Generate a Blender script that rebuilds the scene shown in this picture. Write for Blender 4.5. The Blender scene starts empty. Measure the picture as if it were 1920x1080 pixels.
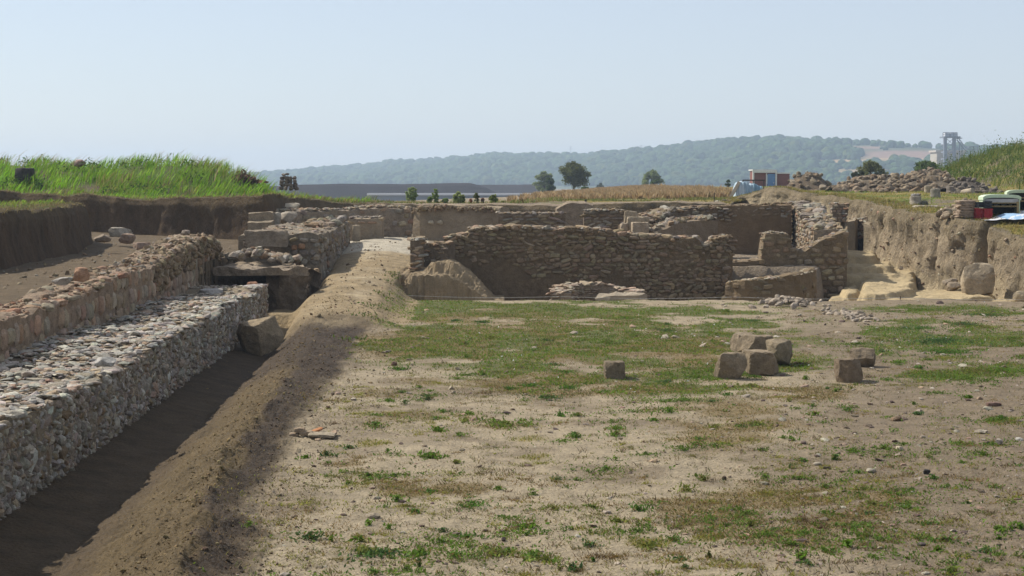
import bpy, bmesh, math, random
import numpy as np
from mathutils import Vector, Matrix

# ------------------------------------------------------------------ basics
F, CX, CY, H = 3045.0, 960.0, 540.0, 3.5
TH = math.atan(195 / F)
cT, sT = math.cos(TH), math.sin(TH)
rng = np.random.default_rng(11)
random.seed(5)
SC = bpy.context.scene
COL = SC.collection

def ray(px, py):
    a = (px - CX) / F; b = -(py - CY) / F
    return a, cT + b * sT, -sT + b * cT
def P(px, py, Y):
    r = ray(px, py); t = Y / r[1]
    return (r[0] * t, Y, H + r[2] * t)
def G(px, py, z=0.0):
    r = ray(px, py); t = (z - H) / r[2]
    return (r[0] * t, r[1] * t, z)
def X(px, Y): return (px - CX) / F * Y
def Z(py, Y): return P(CX, py, Y)[2]
def proj(x, y, z):
    dz = z - H
    f = y * cT - dz * sT; u = y * sT + dz * cT
    f = np.maximum(f, 0.1)
    return CX + F * x / f, CY - F * u / f

def sstep(a, b, x):
    t = np.clip((np.asarray(x, float) - a) / (b - a), 0, 1)
    return t * t * (3 - 2 * t)
def lerp(a, b, t): return a + (b - a) * t

# ------------------------------------------------------------------ noise
def _hash(ix, iy, iz, seed):
    h = (ix.astype(np.int64) * 374761393 + iy.astype(np.int64) * 668265263 + iz.astype(np.int64) * 2147483647 + seed * 974634779) & 0xFFFFFFFF
    h = ((h ^ (h >> 13)) * 1274126177) & 0xFFFFFFFF
    h = ((h ^ (h >> 16)) * 2246822519) & 0xFFFFFFFF
    return ((h ^ (h >> 15)) & 0xFFFFFF) / float(0xFFFFFF)
def vnoise(p, seed=0):
    p = np.asarray(p, float)
    i = np.floor(p); f = p - i; f = f * f * (3 - 2 * f); i = i.astype(np.int64)
    out = np.zeros(len(p))
    for dx in (0, 1):
        wx = f[:, 0] if dx else 1 - f[:, 0]
        for dy in (0, 1):
            wy = f[:, 1] if dy else 1 - f[:, 1]
            for dz in (0, 1):
                wz = f[:, 2] if dz else 1 - f[:, 2]
                out += wx * wy * wz * _hash(i[:, 0] + dx, i[:, 1] + dy, i[:, 2] + dz, seed)
    return out
def fbm(p, octv=4, seed=0, gain=0.5):
    p = np.asarray(p, float); a = 1.0; s = 0; n = 0
    for k in range(octv):
        s = s + a * vnoise(p * 2 ** k + k * 17.3, seed + k); n += a; a *= gain
    return s / n
def fbm2(x, y, sc, octv=4, seed=0, gain=0.5):
    x = np.asarray(x, float).ravel(); y = np.asarray(y, float).ravel()
    return fbm(np.stack([x / sc, y / sc, np.full_like(x, 0.37)], 1), octv, seed, gain)

# ------------------------------------------------------------------ mesh output
def mesh_np(name, V, faces, mat=None, parent=None, tint=None, smooth=False, link=True):
    """faces: list of (n,k) int arrays"""
    V = np.asarray(V, np.float32)
    me = bpy.data.meshes.new(name)
    me.vertices.add(len(V)); me.vertices.foreach_set('co', V.ravel())
    faces = [np.asarray(f, np.int32) for f in faces if len(f)]
    loops = np.concatenate([f.ravel() for f in faces])
    tot = np.concatenate([np.full(len(f), f.shape[1], np.int32) for f in faces])
    start = np.concatenate([[0], np.cumsum(tot)[:-1]]).astype(np.int32)
    me.loops.add(len(loops)); me.loops.foreach_set('vertex_index', loops)
    me.polygons.add(len(tot)); me.polygons.foreach_set('loop_start', start)
    me.polygons.foreach_set('use_smooth', np.full(len(tot), smooth, bool))
    if tint is not None:
        at = me.attributes.new('tint', 'FLOAT_COLOR', 'POINT')
        c = np.ones((len(V), 4), np.float32); c[:, :3] = np.asarray(tint, np.float32).reshape(-1, 3) if np.ndim(tint) > 1 else tint
        at.data.foreach_set('color', c.ravel())
    me.update(calc_edges=True); me.validate()
    if mat: me.materials.append(mat)
    o = bpy.data.objects.new(name, me)
    if parent is not None: o.parent = parent
    if link: COL.objects.link(o)
    return o

def thing(name, label, cat, loc=(0, 0, 0), rz=0.0, group=None):
    o = bpy.data.objects.new(name, None); o.empty_display_size = 0.2
    COL.objects.link(o); o.location = loc; o.rotation_euler = (0, 0, rz)
    o['label'] = label; o['category'] = cat
    if group: o['group'] = group
    return o
def tag(o, label=None, cat=None, group=None, kind=None):
    if label: o['label'] = label
    if cat: o['category'] = cat
    if group: o['group'] = group
    if kind: o['kind'] = kind
    return o

class Batch:
    def __init__(s): s.V = []; s.F = {}; s.C = []; s.n = 0
    def raw(s, V, faces, tint):
        V = np.asarray(V, float)
        for f in faces:
            f = np.asarray(f, np.int64)
            if len(f): s.F.setdefault(f.shape[1], []).append(f + s.n)
        c = np.asarray(tint, float)
        s.C.append(np.broadcast_to(c, (len(V), 3)) if c.ndim == 1 else c)
        s.V.append(V); s.n += len(V)
    def inst(s, tmpl, cen, scale, R, tint):
        """n copies of a template (V,faces) with per-copy scale (n,3), rotation (n,3,3), colour (n,3)"""
        TV, TF = tmpl; n = len(cen)
        if n == 0: return
        V = TV[None] * np.asarray(scale)[:, None, :]
        V = np.einsum('nij,nkj->nki', R, V) + np.asarray(cen)[:, None, :]
        k = len(TV); off = (np.arange(n) * k)[:, None, None]
        fs = [(np.asarray(f)[None] + off).reshape(-1, f.shape[1]) for f in TF]
        s.raw(V.reshape(-1, 3), fs, np.repeat(np.asarray(tint), k, 0))
    def build(s, name, mat, parent=None, smooth=False):
        return mesh_np(name, np.concatenate(s.V), [np.concatenate(v) for v in s.F.values()], mat, parent, np.concatenate(s.C), smooth)
    # simple solids -------------------------------------------------
    def box(s, c, d, tint=(.5, .5, .5), R=None, taper=1.0):
        x, y, z = np.array(d) / 2
        V = np.array([[-x, -y, -z], [x, -y, -z], [x, y, -z], [-x, y, -z], [-x * taper, -y * taper, z], [x * taper, -y * taper, z], [x * taper, y * taper, z], [-x * taper, y * taper, z]])
        if R is not None: V = V @ np.asarray(R).T
        s.raw(V + np.array(c), [np.array([[0, 3, 2, 1], [4, 5, 6, 7], [0, 1, 5, 4], [1, 2, 6, 5], [2, 3, 7, 6], [3, 0, 4, 7]])], tint)
    def tube(s, pts, rad, tint=(.5, .5, .5), n=7):
        pts = np.asarray(pts, float); m = len(pts)
        rad = np.broadcast_to(np.asarray(rad, float), (m,))
        t = np.gradient(pts, axis=0); t /= np.linalg.norm(t, axis=1)[:, None] + 1e-9
        ref = np.array([0, 0, 1.0]) if abs(t[0, 2]) < .9 else np.array([1.0, 0, 0])
        a = np.cross(t, ref); a /= np.linalg.norm(a, axis=1)[:, None] + 1e-9
        b = np.cross(t, a)
        an = np.arange(n) / n * 2 * np.pi
        V = pts[:, None] + rad[:, None, None] * (np.cos(an)[None, :, None] * a[:, None] + np.sin(an)[None, :, None] * b[:, None])
        V = V.reshape(-1, 3); q = []
        for i in range(m - 1):
            for j in range(n): q.append([i * n + j, i * n + (j + 1) % n, (i + 1) * n + (j + 1) % n, (i + 1) * n + j])
        caps = np.array([list(range(n))[::-1], [(m - 1) * n + j for j in range(n)]])
        s.raw(V, [np.array(q), caps], tint)

def ico(sub):
    bm = bmesh.new(); bmesh.ops.create_icosphere(bm, subdivisions=sub, radius=1.0)
    bm.verts.ensure_lookup_table()
    V = np.array([v.co[:] for v in bm.verts]); Fc = np.array([[v.index for v in f.verts] for f in bm.faces]); bm.free()
    return V, [Fc]
ICO = {k: ico(k) for k in (1, 2, 3, 4)}
def rock_t(sub, seed, cuts=8, boxy=0.0, rough=0.08, lo=.55, hi=.95):
    """an angular stone: a ball (or rounded block) cut by random planes"""
    r = np.random.default_rng(seed); V, Fc = ICO[sub]; V = V.copy()
    if boxy > 0:
        W = V / np.abs(V).max(1)[:, None]
        V = lerp(V, W, boxy)
    for k in range(cuts):
        n = r.normal(size=3); n /= np.linalg.norm(n); d = r.uniform(lo, hi) * (1 + .3 * boxy)
        V -= np.maximum(V @ n - d, 0)[:, None] * n
    nn = V / (np.linalg.norm(V, axis=1)[:, None] + 1e-9)
    V += nn * ((fbm(V * 1.6 + seed * 3.1, 3, seed) - .5) * 2 * rough)[:, None]
    V -= (V.max(0) + V.min(0)) / 2
    V /= np.abs(V).max(0)
    return V, Fc
ROCK = [rock_t(2, 100 + i, 12, 0.35, .05, .5, .9) for i in range(14)]         # loose angular rubble
ROCK1 = [rock_t(1, 200 + i, 8, 0.35, .08, .5, .9) for i in range(12)]          # small, few faces
BLOCK = [rock_t(2, 300 + i, 5, 0.9, .06, .82, 1.12) for i in range(12)]   # masonry stones
BLOCK1 = [rock_t(1, 350 + i, 4, 0.85, .07, .85, 1.1) for i in range(8)]
def rand_rot(n, r, tilt=1.0):
    """random rotations; tilt<1 keeps stones lying near flat"""
    az = r.uniform(0, 2 * np.pi, n); ax = r.normal(0, .6 * tilt, n); ay = r.normal(0, .6 * tilt, n)
    def rx(a): o = np.zeros_like(a); i = o + 1; return np.stack([np.stack([i, o, o], 1), np.stack([o, np.cos(a), -np.sin(a)], 1), np.stack([o, np.sin(a), np.cos(a)], 1)], 1)
    def ry(a): o = np.zeros_like(a); i = o + 1; return np.stack([np.stack([np.cos(a), o, np.sin(a)], 1), np.stack([o, i, o], 1), np.stack([-np.sin(a), o, np.cos(a)], 1)], 1)
    def rz(a): o = np.zeros_like(a); i = o + 1; return np.stack([np.stack([np.cos(a), -np.sin(a), o], 1), np.stack([np.sin(a), np.cos(a), o], 1), np.stack([o, o, i], 1)], 1)
    return rx(ax) @ ry(ay) @ rz(az)
def pick(cols, n, r, var=.18):
    cols = np.asarray(cols, float); c = cols[r.integers(0, len(cols), n)]
    return c * (1 + r.uniform(-var, var, (n, 1))) * (1 + r.uniform(-.05, .05, (n, 3)))
def scatter(b, tm, cen, scale, R, tint, r):
    k = r.integers(0, len(tm), len(cen))
    for i in range(len(tm)):
        m = k == i
        if m.any(): b.inst(tm[i], cen[m], scale[m], R[m], tint[m])

# ------------------------------------------------------------------ materials
ALB = .84
def mat(name, base=None, tint=False, rough=.95, var=.25, scale=6.0, bump=.3, bscale=25.0, bdist=.02, detail=6, col2=None, transl=0.0, fine=0.0, fscale=60, vstretch=None, spec=.15, metal=0.0, sat=1.1, gcol=None, gscale=.6):
    m = bpy.data.materials.new(name); m.use_nodes = True; nt = m.node_tree; N = nt.nodes; Lk = nt.links
    bs = N['Principled BSDF']; bs.inputs['Roughness'].default_value = rough
    bs.inputs['Specular IOR Level'].default_value = spec; bs.inputs['Metallic'].default_value = metal
    geo = N.new('ShaderNodeNewGeometry')
    pos = geo.outputs['Position']
    if vstretch:
        mp = N.new('ShaderNodeMapping'); mp.inputs['Scale'].default_value = vstretch; Lk.new(pos, mp.inputs[0]); pos = mp.outputs[0]
    def noise(sc, det=detail, ro=.6):
        n = N.new('ShaderNodeTexNoise'); n.inputs['Scale'].default_value = sc; n.inputs['Detail'].default_value = det; n.inputs['Roughness'].default_value = ro
        Lk.new(pos, n.inputs['Vector']); return n.outputs['Fac']
    def mix(fac, a, b, bt='MIX'):
        n = N.new('ShaderNodeMix'); n.data_type = 'RGBA'; n.blend_type = bt
        for s, v in ((n.inputs[0], fac), (n.inputs[6], a), (n.inputs[7], b)):
            if hasattr(v, 'is_output'): Lk.new(v, s)
            else: s.default_value = v if not isinstance(v, tuple) else (*v, 1)
        return n.outputs[2]
    def rmp(v, a, b, c=0., d=1.):
        n = N.new('ShaderNodeMapRange'); Lk.new(v, n.inputs[0])
        for i, q in enumerate((a, b, c, d)): n.inputs[1 + i].default_value = q
        return n.outputs[0]
    if tint:
        at = N.new('ShaderNodeAttribute'); at.attribute_name = 'tint'; hs = N.new('ShaderNodeHueSaturation'); hs.inputs['Saturation'].default_value = sat; Lk.new(at.outputs['Color'], hs.inputs['Color']); col = hs.outputs[0]
    else: col = tuple(base)
    n1 = noise(scale)
    if col2 is not None:
        col = mix(rmp(noise(scale * .35), .42, .6), col, tuple(col2))
    if gcol is not None:
        col = mix(rmp(noise(gscale, 4), .5, .66, 0, .8), col, tuple(gcol))
    v = rmp(n1, .28, .72, ALB * (1 - var), ALB * (1 + var))
    cb = N.new('ShaderNodeCombineColor'); [Lk.new(v, cb.inputs[i]) for i in range(3)]
    col = mix(1.0, col, cb.outputs[0], 'MULTIPLY')
    if fine:
        v2 = rmp(noise(fscale, 3, .7), .3, .7, 1 - fine, 1 + fine)
        cb = N.new('ShaderNodeCombineColor'); [Lk.new(v2, cb.inputs[i]) for i in range(3)]
        col = mix(1.0, col, cb.outputs[0], 'MULTIPLY')
    Lk.new(col, bs.inputs['Base Color'])
    if bump:
        bp = N.new('ShaderNodeBump'); bp.inputs['Strength'].default_value = bump; bp.inputs['Distance'].default_value = bdist
        Lk.new(noise(bscale, 8, .65), bp.inputs['Height']); Lk.new(bp.outputs[0], bs.inputs['Normal'])
    if transl:
        tr = N.new('ShaderNodeBsdfTranslucent'); Lk.new(col, tr.inputs[0]); ms = N.new('ShaderNodeMixShader'); ms.inputs[0].default_value = transl
        Lk.new(bs.outputs[0], ms.inputs[1]); Lk.new(tr.outputs[0], ms.inputs[2]); Lk.new(ms.outputs[0], N['Material Output'].inputs[0])
    return m
def plain(name, c, rough=.6, **k):
    k.setdefault('var', .12); k.setdefault('bump', .05); k.setdefault('scale', 9)
    return mat(name, base=c, rough=rough, **k)

M_GROUND = mat('field_soil', tint=True, sat=1.02, var=.26, scale=2.4, bump=1.0, bscale=12, bdist=.07, fine=.26, fscale=30)
M_RIM = mat('bank_soil', tint=True, var=.26, scale=2.2, bump=1.0, bscale=8, bdist=.1, fine=.25, fscale=20, vstretch=(1.7, 1.7, .8))
M_STONE = mat('stone', tint=True, sat=1.04, var=.3, scale=7, bump=.9, bscale=22, bdist=.03, fine=.26, fscale=45)
M_MORTAR = mat('earth_mortar', tint=True, var=.32, scale=5, bump=1.0, bscale=14, bdist=.06, fine=.28, fscale=36)
M_CLAY = mat('cut_clay', tint=True, var=.2, scale=2.5, bump=.9, bscale=9, bdist=.07, fine=.16, fscale=26)
M_LEAF = mat('leaf', tint=True, var=.2, scale=3, bump=0, transl=.5, rough=.7)
M_FAR = mat('far_foliage', tint=True, var=.25, scale=.15, bump=0, rough=.9)
M_BARK = mat('bark', base=(.09, .07, .05), var=.3)

# ------------------------------------------------------------------ shapes
def resample(pts, step):
    """polyline with any number of columns -> evenly spaced samples by plan length"""
    pts = np.asarray(pts, float)
    d = np.concatenate([[0], np.cumsum(np.linalg.norm(np.diff(pts[:, :2], axis=0), axis=1))])
    n = max(2, int(d[-1] / step) + 1); s = np.linspace(0, d[-1], n)
    return np.stack([np.interp(s, d, pts[:, i]) for i in range(pts.shape[1])], 1), s
def grid_faces(nu, nv):
    i, j = np.meshgrid(np.arange(nu - 1), np.arange(nv - 1), indexing='ij')
    a = (i * nv + j).ravel()
    return np.stack([a, a + nv, a + nv + 1, a + 1], 1)
def core(path, wid, name, mat_, parent, tint, step=.14, amp=.06, rows=7, cols=5, seed=0, shift=0.0, lean=0.0, crown=.04, fr=1.6, toprough=1.0):
    """a wall body along path [(x,y,zb,zt)], wid metres thick; the path is its RIGHT-hand face line"""
    p, s = resample(path, step)
    t = np.gradient(p[:, :2], axis=0); t /= np.linalg.norm(t, axis=1)[:, None]
    nrm = np.stack([-t[:, 1], t[:, 0]], 1)     # to the left of the path
    V = []; zf = np.linspace(0, 1, rows)
    sec = [(0, f, 0) for f in zf] + [(k / (cols + 1), 1, 2) for k in range(1, cols + 1)] + [(1, f, 1) for f in zf[::-1]]
    n = len(p)
    for off, f, side in sec:
        z = lerp(p[:, 2], p[:, 3], f) + (crown if side == 2 else 0)
        xy = p[:, :2] + nrm * (off * wid + (lean * f if side == 0 else 0))[..., None] if False else p[:, :2] + nrm * (off * wid + (lean * f if side == 0 else 0))
        q = np.stack([xy[:, 0], xy[:, 1], z], 1)
        a = (fbm(q * fr + seed, 4, seed) - .5) * 2 * amp
        a2 = (fbm(q * fr * 1.3 + seed + 50, 4, seed + 9) - .5) * 2 * amp * toprough
        if side == 0: q[:, :2] -= nrm * a[:, None]
        if side == 1: q[:, :2] += nrm * a[:, None]
        if side == 2 or f == 1: q[:, 2] += a2 * 1.2
        q[:, :2] += t * (a2 * .4)[:, None]
        V.append(q)
    V = np.stack(V, 1); m = V.shape[1]
    Vf = V.reshape(-1, 3)
    fc = [grid_faces(n, m)[:, ::-1], np.array([list(range(m)), list(range((n - 1) * m, n * m))[::-1]])]
    c = np.asarray(tint, float)
    if c.ndim == 1: c = c[None] * (.85 + .3 * fbm(Vf * .9, 3, seed + 4))[:, None]
    elif callable(tint): c = tint(Vf)
    return mesh_np(name, Vf, fc, mat_, parent, c, False)
def path_fn(path):
    path = np.asarray(path, float)
    d = np.concatenate([[0], np.cumsum(np.linalg.norm(np.diff(path[:, :2], axis=0), axis=1))])
    def at(s):
        s = np.asarray(s, float)
        q = np.stack([np.interp(s, d, path[:, i]) for i in range(path.shape[1])], -1)
        e = .05
        a = np.stack([np.interp(s - e, d, path[:, i]) for i in (0, 1)], -1); b = np.stack([np.interp(s + e, d, path[:, i]) for i in (0, 1)], -1)
        t = b - a; t = t / (np.linalg.norm(t, axis=-1, keepdims=True) + 1e-9)
        return q, t
    return at, d[-1]
def facing(b, path, sl, sh, dep, cols, r, side=1, wid=0.0, zmin=None, jit=.25, tm=None, gap=.86, prob=1.0, topjit=.03, keep=None, pro=1.0):
    """courses of individual stones on a wall face. side=+1: the path line itself, facing right of travel; -1: the far face"""
    at, L = path_fn(path); path = np.asarray(path, float)
    z0 = path[:, 2].min(); z1 = path[:, 3].max(); cen = []; sc = []; R = []
    z = z0
    while z < z1 + .05:
        hc = r.uniform(*sh); u = -r.uniform(0, sl[1])
        while u < L:
            l = r.uniform(*sl); uc = u + l / 2; u += l
            if uc < 0 or uc > L: continue
            q, t = at(uc); zc = z + hc / 2 + r.normal(0, hc * jit * .3)
            if zc + hc * .4 > q[3] + topjit or zc - hc * .3 < q[2] - .02: continue
            if zmin is not None and zc < zmin(uc): continue
            if r.random() > prob: continue
            if keep is not None and not keep(uc, zc): continue
            nl = np.array([-t[1], t[0]])
            base = q[:2] if side > 0 else q[:2] + nl * wid
            out = -nl if side > 0 else nl
            pc = base + out * (r.uniform(-.42, -.12) * dep * pro)
            cen.append((pc[0], pc[1], zc)); hh = hc * r.uniform(.8, 1.15)
            sc.append((l / 2 * gap, dep / 2 * r.uniform(.8, 1.1), hh / 2 * (gap + .04)))
            a = r.normal(0, .12 * jit * 4); ca, sa = math.cos(a), math.sin(a)
            A = np.array([[t[0], out[0], 0], [t[1], out[1], 0], [0, 0, 1.0]])
            R.append(A @ np.array([[ca, 0, sa], [0, 1, 0], [-sa, 0, ca]]))
        z += hc
    if not cen: return
    cen = np.array(cen); sc = np.array(sc); R = np.array(R)
    scatter(b, tm or BLOCK, cen, sc, R, pick(cols, len(cen), r), r)
def capping(b, path, wid, n, size, cols, r, flat=.45, lift=0.0, tm=None, tilt=.35, s0=0, s1=1, o0=0.05, o1=.95):
    at, L = path_fn(path)
    q, t = at(r.uniform(s0, s1, n) * L)
    nl = np.stack([-t[:, 1], t[:, 0]], 1)
    xy = q[:, :2] + nl * (r.uniform(o0, o1, n) * wid)[:, None]
    s = r.uniform(size[0], size[1], n) * r.uniform(.6, 1.1, n)
    cen = np.stack([xy[:, 0], xy[:, 1], q[:, 3] + lift + s * flat * .25], 1)
    sc = np.stack([s, s * r.uniform(.5, .9, n), s * flat * r.uniform(.6, 1.2, n)], 1)
    scatter(b, tm or ROCK1, cen, sc, rand_rot(n, r, tilt), pick(cols, n, r), r)

GREY = [(.30, .26, .205), (.26, .22, .17), (.34, .295, .235), (.24, .2, .155), (.31, .25, .18)]
BROWN = [(.225, .165, .102), (.265, .2, .128), (.2, .148, .093), (.3, .235, .15), (.25, .18, .112)]
WARM = [(.35, .26, .17), (.32, .21, .135), (.39, .31, .215), (.29, .215, .145)]
BRICK = [(.33, .225, .15), (.36, .25, .17), (.34, .19, .12), (.35, .265, .185), (.33, .26, .185), (.30, .22, .15)]
PALE = [(.43, .39, .32), (.37, .33, .275), (.31, .28, .235), (.48, .44, .365), (.36, .3, .23), (.37, .28, .195)]
# ------------------------------------------------------------------ ground sheet
WX0 = -5.86
def xw(Y): return WX0 - (Y - 18.6) * .036          # outer face line of the low wall
CREST = np.array([(8, -2.6), (15, -3.05), (19.6, -3.4), (25, -3.8), (31.4, -4.1), (38.8, -4.55), (80, -4.55)])
FOOT = np.array([(8, -2.1), (16, -2.62), (23, -3.05), (32, -3.25), (42, -3.5), (80, -3.5)])
RAMPZ = np.array([(8, 0), (37, .1), (41, .14), (44, .26), (48, .5), (55, .8), (60, 1.12), (63, 1.25), (90, 1.25)])
RAMPX = np.array([(8, -4.6), (40, -4.6), (48, -4.75), (55, -4.8), (62, -5.1), (90, -5.1)])
def height(x, y, detail=True):
    x = np.asarray(x, float); y = np.asarray(y, float); sh = x.shape; x = x.ravel(); y = y.ravel()
    n1 = fbm2(x, y, 3.2, 4, 3) - .5; n2 = fbm2(x, y, .55, 4, 8) - .5
    n3 = fbm2(x, y, .16, 3, 21) - .5
    fieldz = n1 * .16 + n2 * .05 + n3 * .018
    # gentle rise of the right part of the field
    fieldz += .12 * sstep(5, 11, x) * sstep(20, 34, y) * (1 - sstep(38, 46, y))
    # pit behind the field
    ye = 49.2 - .05 * np.clip(x, 0, 20) + n1 * .5
    z = lerp(fieldz, -1.35 + n2 * .2, sstep(0, .35, y - ye))
    # rear rooms
    z = np.where(y > 53.6, lerp(z, .75 + n2 * .1, sstep(53.6, 53.9, y) * sstep(-4.2, -3.6, x) * (1 - sstep(10.2, 10.6, x))), z)
    z = np.where((y > 60), lerp(z, 1.3 + n2 * .1, sstep(59.8, 60.2, y) * (1 - sstep(6.5, 7, x)) * sstep(-6.5, -6, x)), z)
    # trench and spoil berm left of the field
    cx = np.interp(y, CREST[:, 0], CREST[:, 1]) + n1 * .7; fx = np.interp(y, FOOT[:, 0], FOOT[:, 1]) + n1 * .6
    w = xw(y)
    n5 = np.abs(fbm2(x, y, .085, 3, 25, .6) - .5) * np.where((x > w + 1.0) & (x < fx + .2) & (y < 42), 1.0, 0.0)
    tr = np.empty_like(x)
    k = np.clip((x - w) / (cx - w), 0, 1)
    ch = np.interp(y, [8, 24, 31, 36, 42], [.17, .17, .08, .0, .0]) + n1 * .12
    fl = np.where(k < .82, np.interp(k, [0, .2, .42, .62, .82], [-.32, -.42, -.52, -.3, -.0]), 0) ; fl = np.where(k >= .82, lerp(-.0, ch, (k - .82) / .18), fl)
    tr = fl + n2 * .17 * sstep(.25, .8, k) + n3 * .10 * sstep(.45, .8, k) + n2 * .05
    q = np.clip((x - cx) / (fx - cx + 1e-6), 0, 1)
    bz = lerp(ch, 0, q ** .85) + (n2 * .2 + n3 * .13) * (1 - q * .7) + fieldz * q
    z = np.where(y < 49, np.where(x < cx, tr, np.where(x < fx, bz, z)), z) + n5 * .16
    # behind the low wall: terrace
    terr = 1.28 + n1 * .15 + n2 * .07 + n3 * .03
    z = np.where((x < w - .3) & (y < 46.5), .2, z)
    terr = terr + .045 * np.clip(-x - 10, 0, 12) * sstep(48, 60, y)
    z = np.where((x < -8.9) & (y < 49.5), lerp(.2, terr, sstep(-8.9, -9.1, x)), z)
    lz = -.1 + .9 * sstep(49, 58, y)
    back = (y >= 44.7) & (x < -3.5)
    z = np.where(back & (x <= -8.6), terr, np.where(back & (x > -8.6) & (y < 76), lz + n2 * .1 + n3 * .04, z))
    # ramp path
    rx = np.interp(y, RAMPX[:, 0], RAMPX[:, 1]); rzv = np.interp(y, RAMPZ[:, 0], RAMPZ[:, 1])
    hw = np.interp(y, [36, 42, 50, 60, 66], [.5, .9, .95, 1.15, 1.3])
    d = x - rx + n1 * .5
    prof = np.where(d > 0, 1 - sstep(hw, hw + np.interp(y, [40, 50, 60], [.7, 1.0, .5]), d), 1 - sstep(hw - .1, hw + .55, -d))
    m = sstep(39.2, 41.2, y + n2 * 1.5) * prof * (y < 74)
    crown = .10 * np.cos(np.clip(d / hw, -1, 1) * 1.57)
    z = lerp(z, rzv + crown + n2 * .10 + n3 * .04, m)
    # transition of the berm's back end
    return z.reshape(sh)

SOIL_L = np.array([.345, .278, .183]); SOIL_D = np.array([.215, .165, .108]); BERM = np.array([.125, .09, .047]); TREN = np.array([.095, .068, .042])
BERM_SHADE_SOIL = np.array([.062, .045, .031]); RAMPC = np.array([.30, .225, .128]); RAMPP = np.array([.47, .41, .31]); PITC = np.array([.24, .19, .135])
# (cx, cy, rx, ry, weight): where the photo shows cover on the field
GREEN = [(1020, 585, 340, 22, .9), (900, 640, 230, 38, .85), (1160, 640, 290, 45, .8), (1300, 690, 210, 32, .8), (1180, 715, 230, 22, .6), (1400, 605, 60, 16, .9), (760, 585, 60, 14, .6),
         (1720, 628, 120, 14, .6), (1790, 655, 160, 18, .65), (1830, 702, 120, 14, .75), (1700, 612, 60, 6, .6), (1880, 640, 80, 7, .6), (1760, 580, 150, 8, .5), (1470, 690, 60, 14, .7), (1000, 690, 110, 16, .5), (800, 655, 120, 25, .5), (1850, 590, 120, 8, .4)]
DRY = [(860, 597, 100, 13, .95), (1000, 610, 260, 22, .75), (1290, 660, 190, 30, .9), (780, 640, 120, 30, .7), (1060, 720, 260, 20, .7), (1500, 735, 100, 15, .7), (1470, 930, 190, 45, .7), (1380, 815, 130, 30, .75), (1340, 960, 150, 45, .7), (1640, 950, 80, 30, .6),
       (770, 740, 130, 14, .5), (860, 790, 200, 26, .4), (1560, 980, 130, 25, .5), (900, 610, 220, 40, .5), (640, 870, 50, 7, .9), (860, 915, 60, 10, .9), (760, 918, 50, 12, .8), (1520, 1000, 200, 30, .5), (1330, 780, 170, 30, .5), (1000, 660, 300, 40, .4)]
YEL = [(1215, 1015, 55, 12, 1), (1325, 1005, 35, 10, 1), (995, 820, 55, 8, .9), (998, 855, 45, 6, .9), (700, 830, 45, 9, .8), (1085, 988, 30, 8, .8), (1485, 972, 28, 8, .9), (1160, 690, 60, 8, .5), (980, 1071, 26, 6, .7), (1440, 540, 30, 6, .3)]
def field_of(L, px, py):
    o = np.zeros_like(px)
    for cx, cy, rx, ry, w in L:
        o = np.maximum(o, w * np.exp(-(((px - cx) / rx) ** 2 + ((py - cy) / ry) ** 2) * .9))
    return o
def cover(x, y):
    """green / dry / yellow cover densities at points of the field"""
    px, py = proj(x, y, 0 * x)
    a = fbm2(x, y, 1.1, 4, 41); b = fbm2(x, y, .9, 4, 57)
    ok = (x > np.interp(y, FOOT[:, 0], FOOT[:, 1]) - .1) & (y < 49.0 - .05 * np.clip(x, 0, 20))
    g = field_of(GREEN, px, py); d = field_of(DRY, px, py); ye = field_of(YEL, px, py)
    g = sstep(.36, .56, a * 1.7 + g * .50 - .54) * sstep(.05, .3, g)
    d = sstep(.38, .62, b * 1.0 + d * .44 - .17) * sstep(.08, .35, d)
    ye = sstep(.35, .6, b * .35 + ye * .5)
    return g * ok, d * ok, ye * ok
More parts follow.
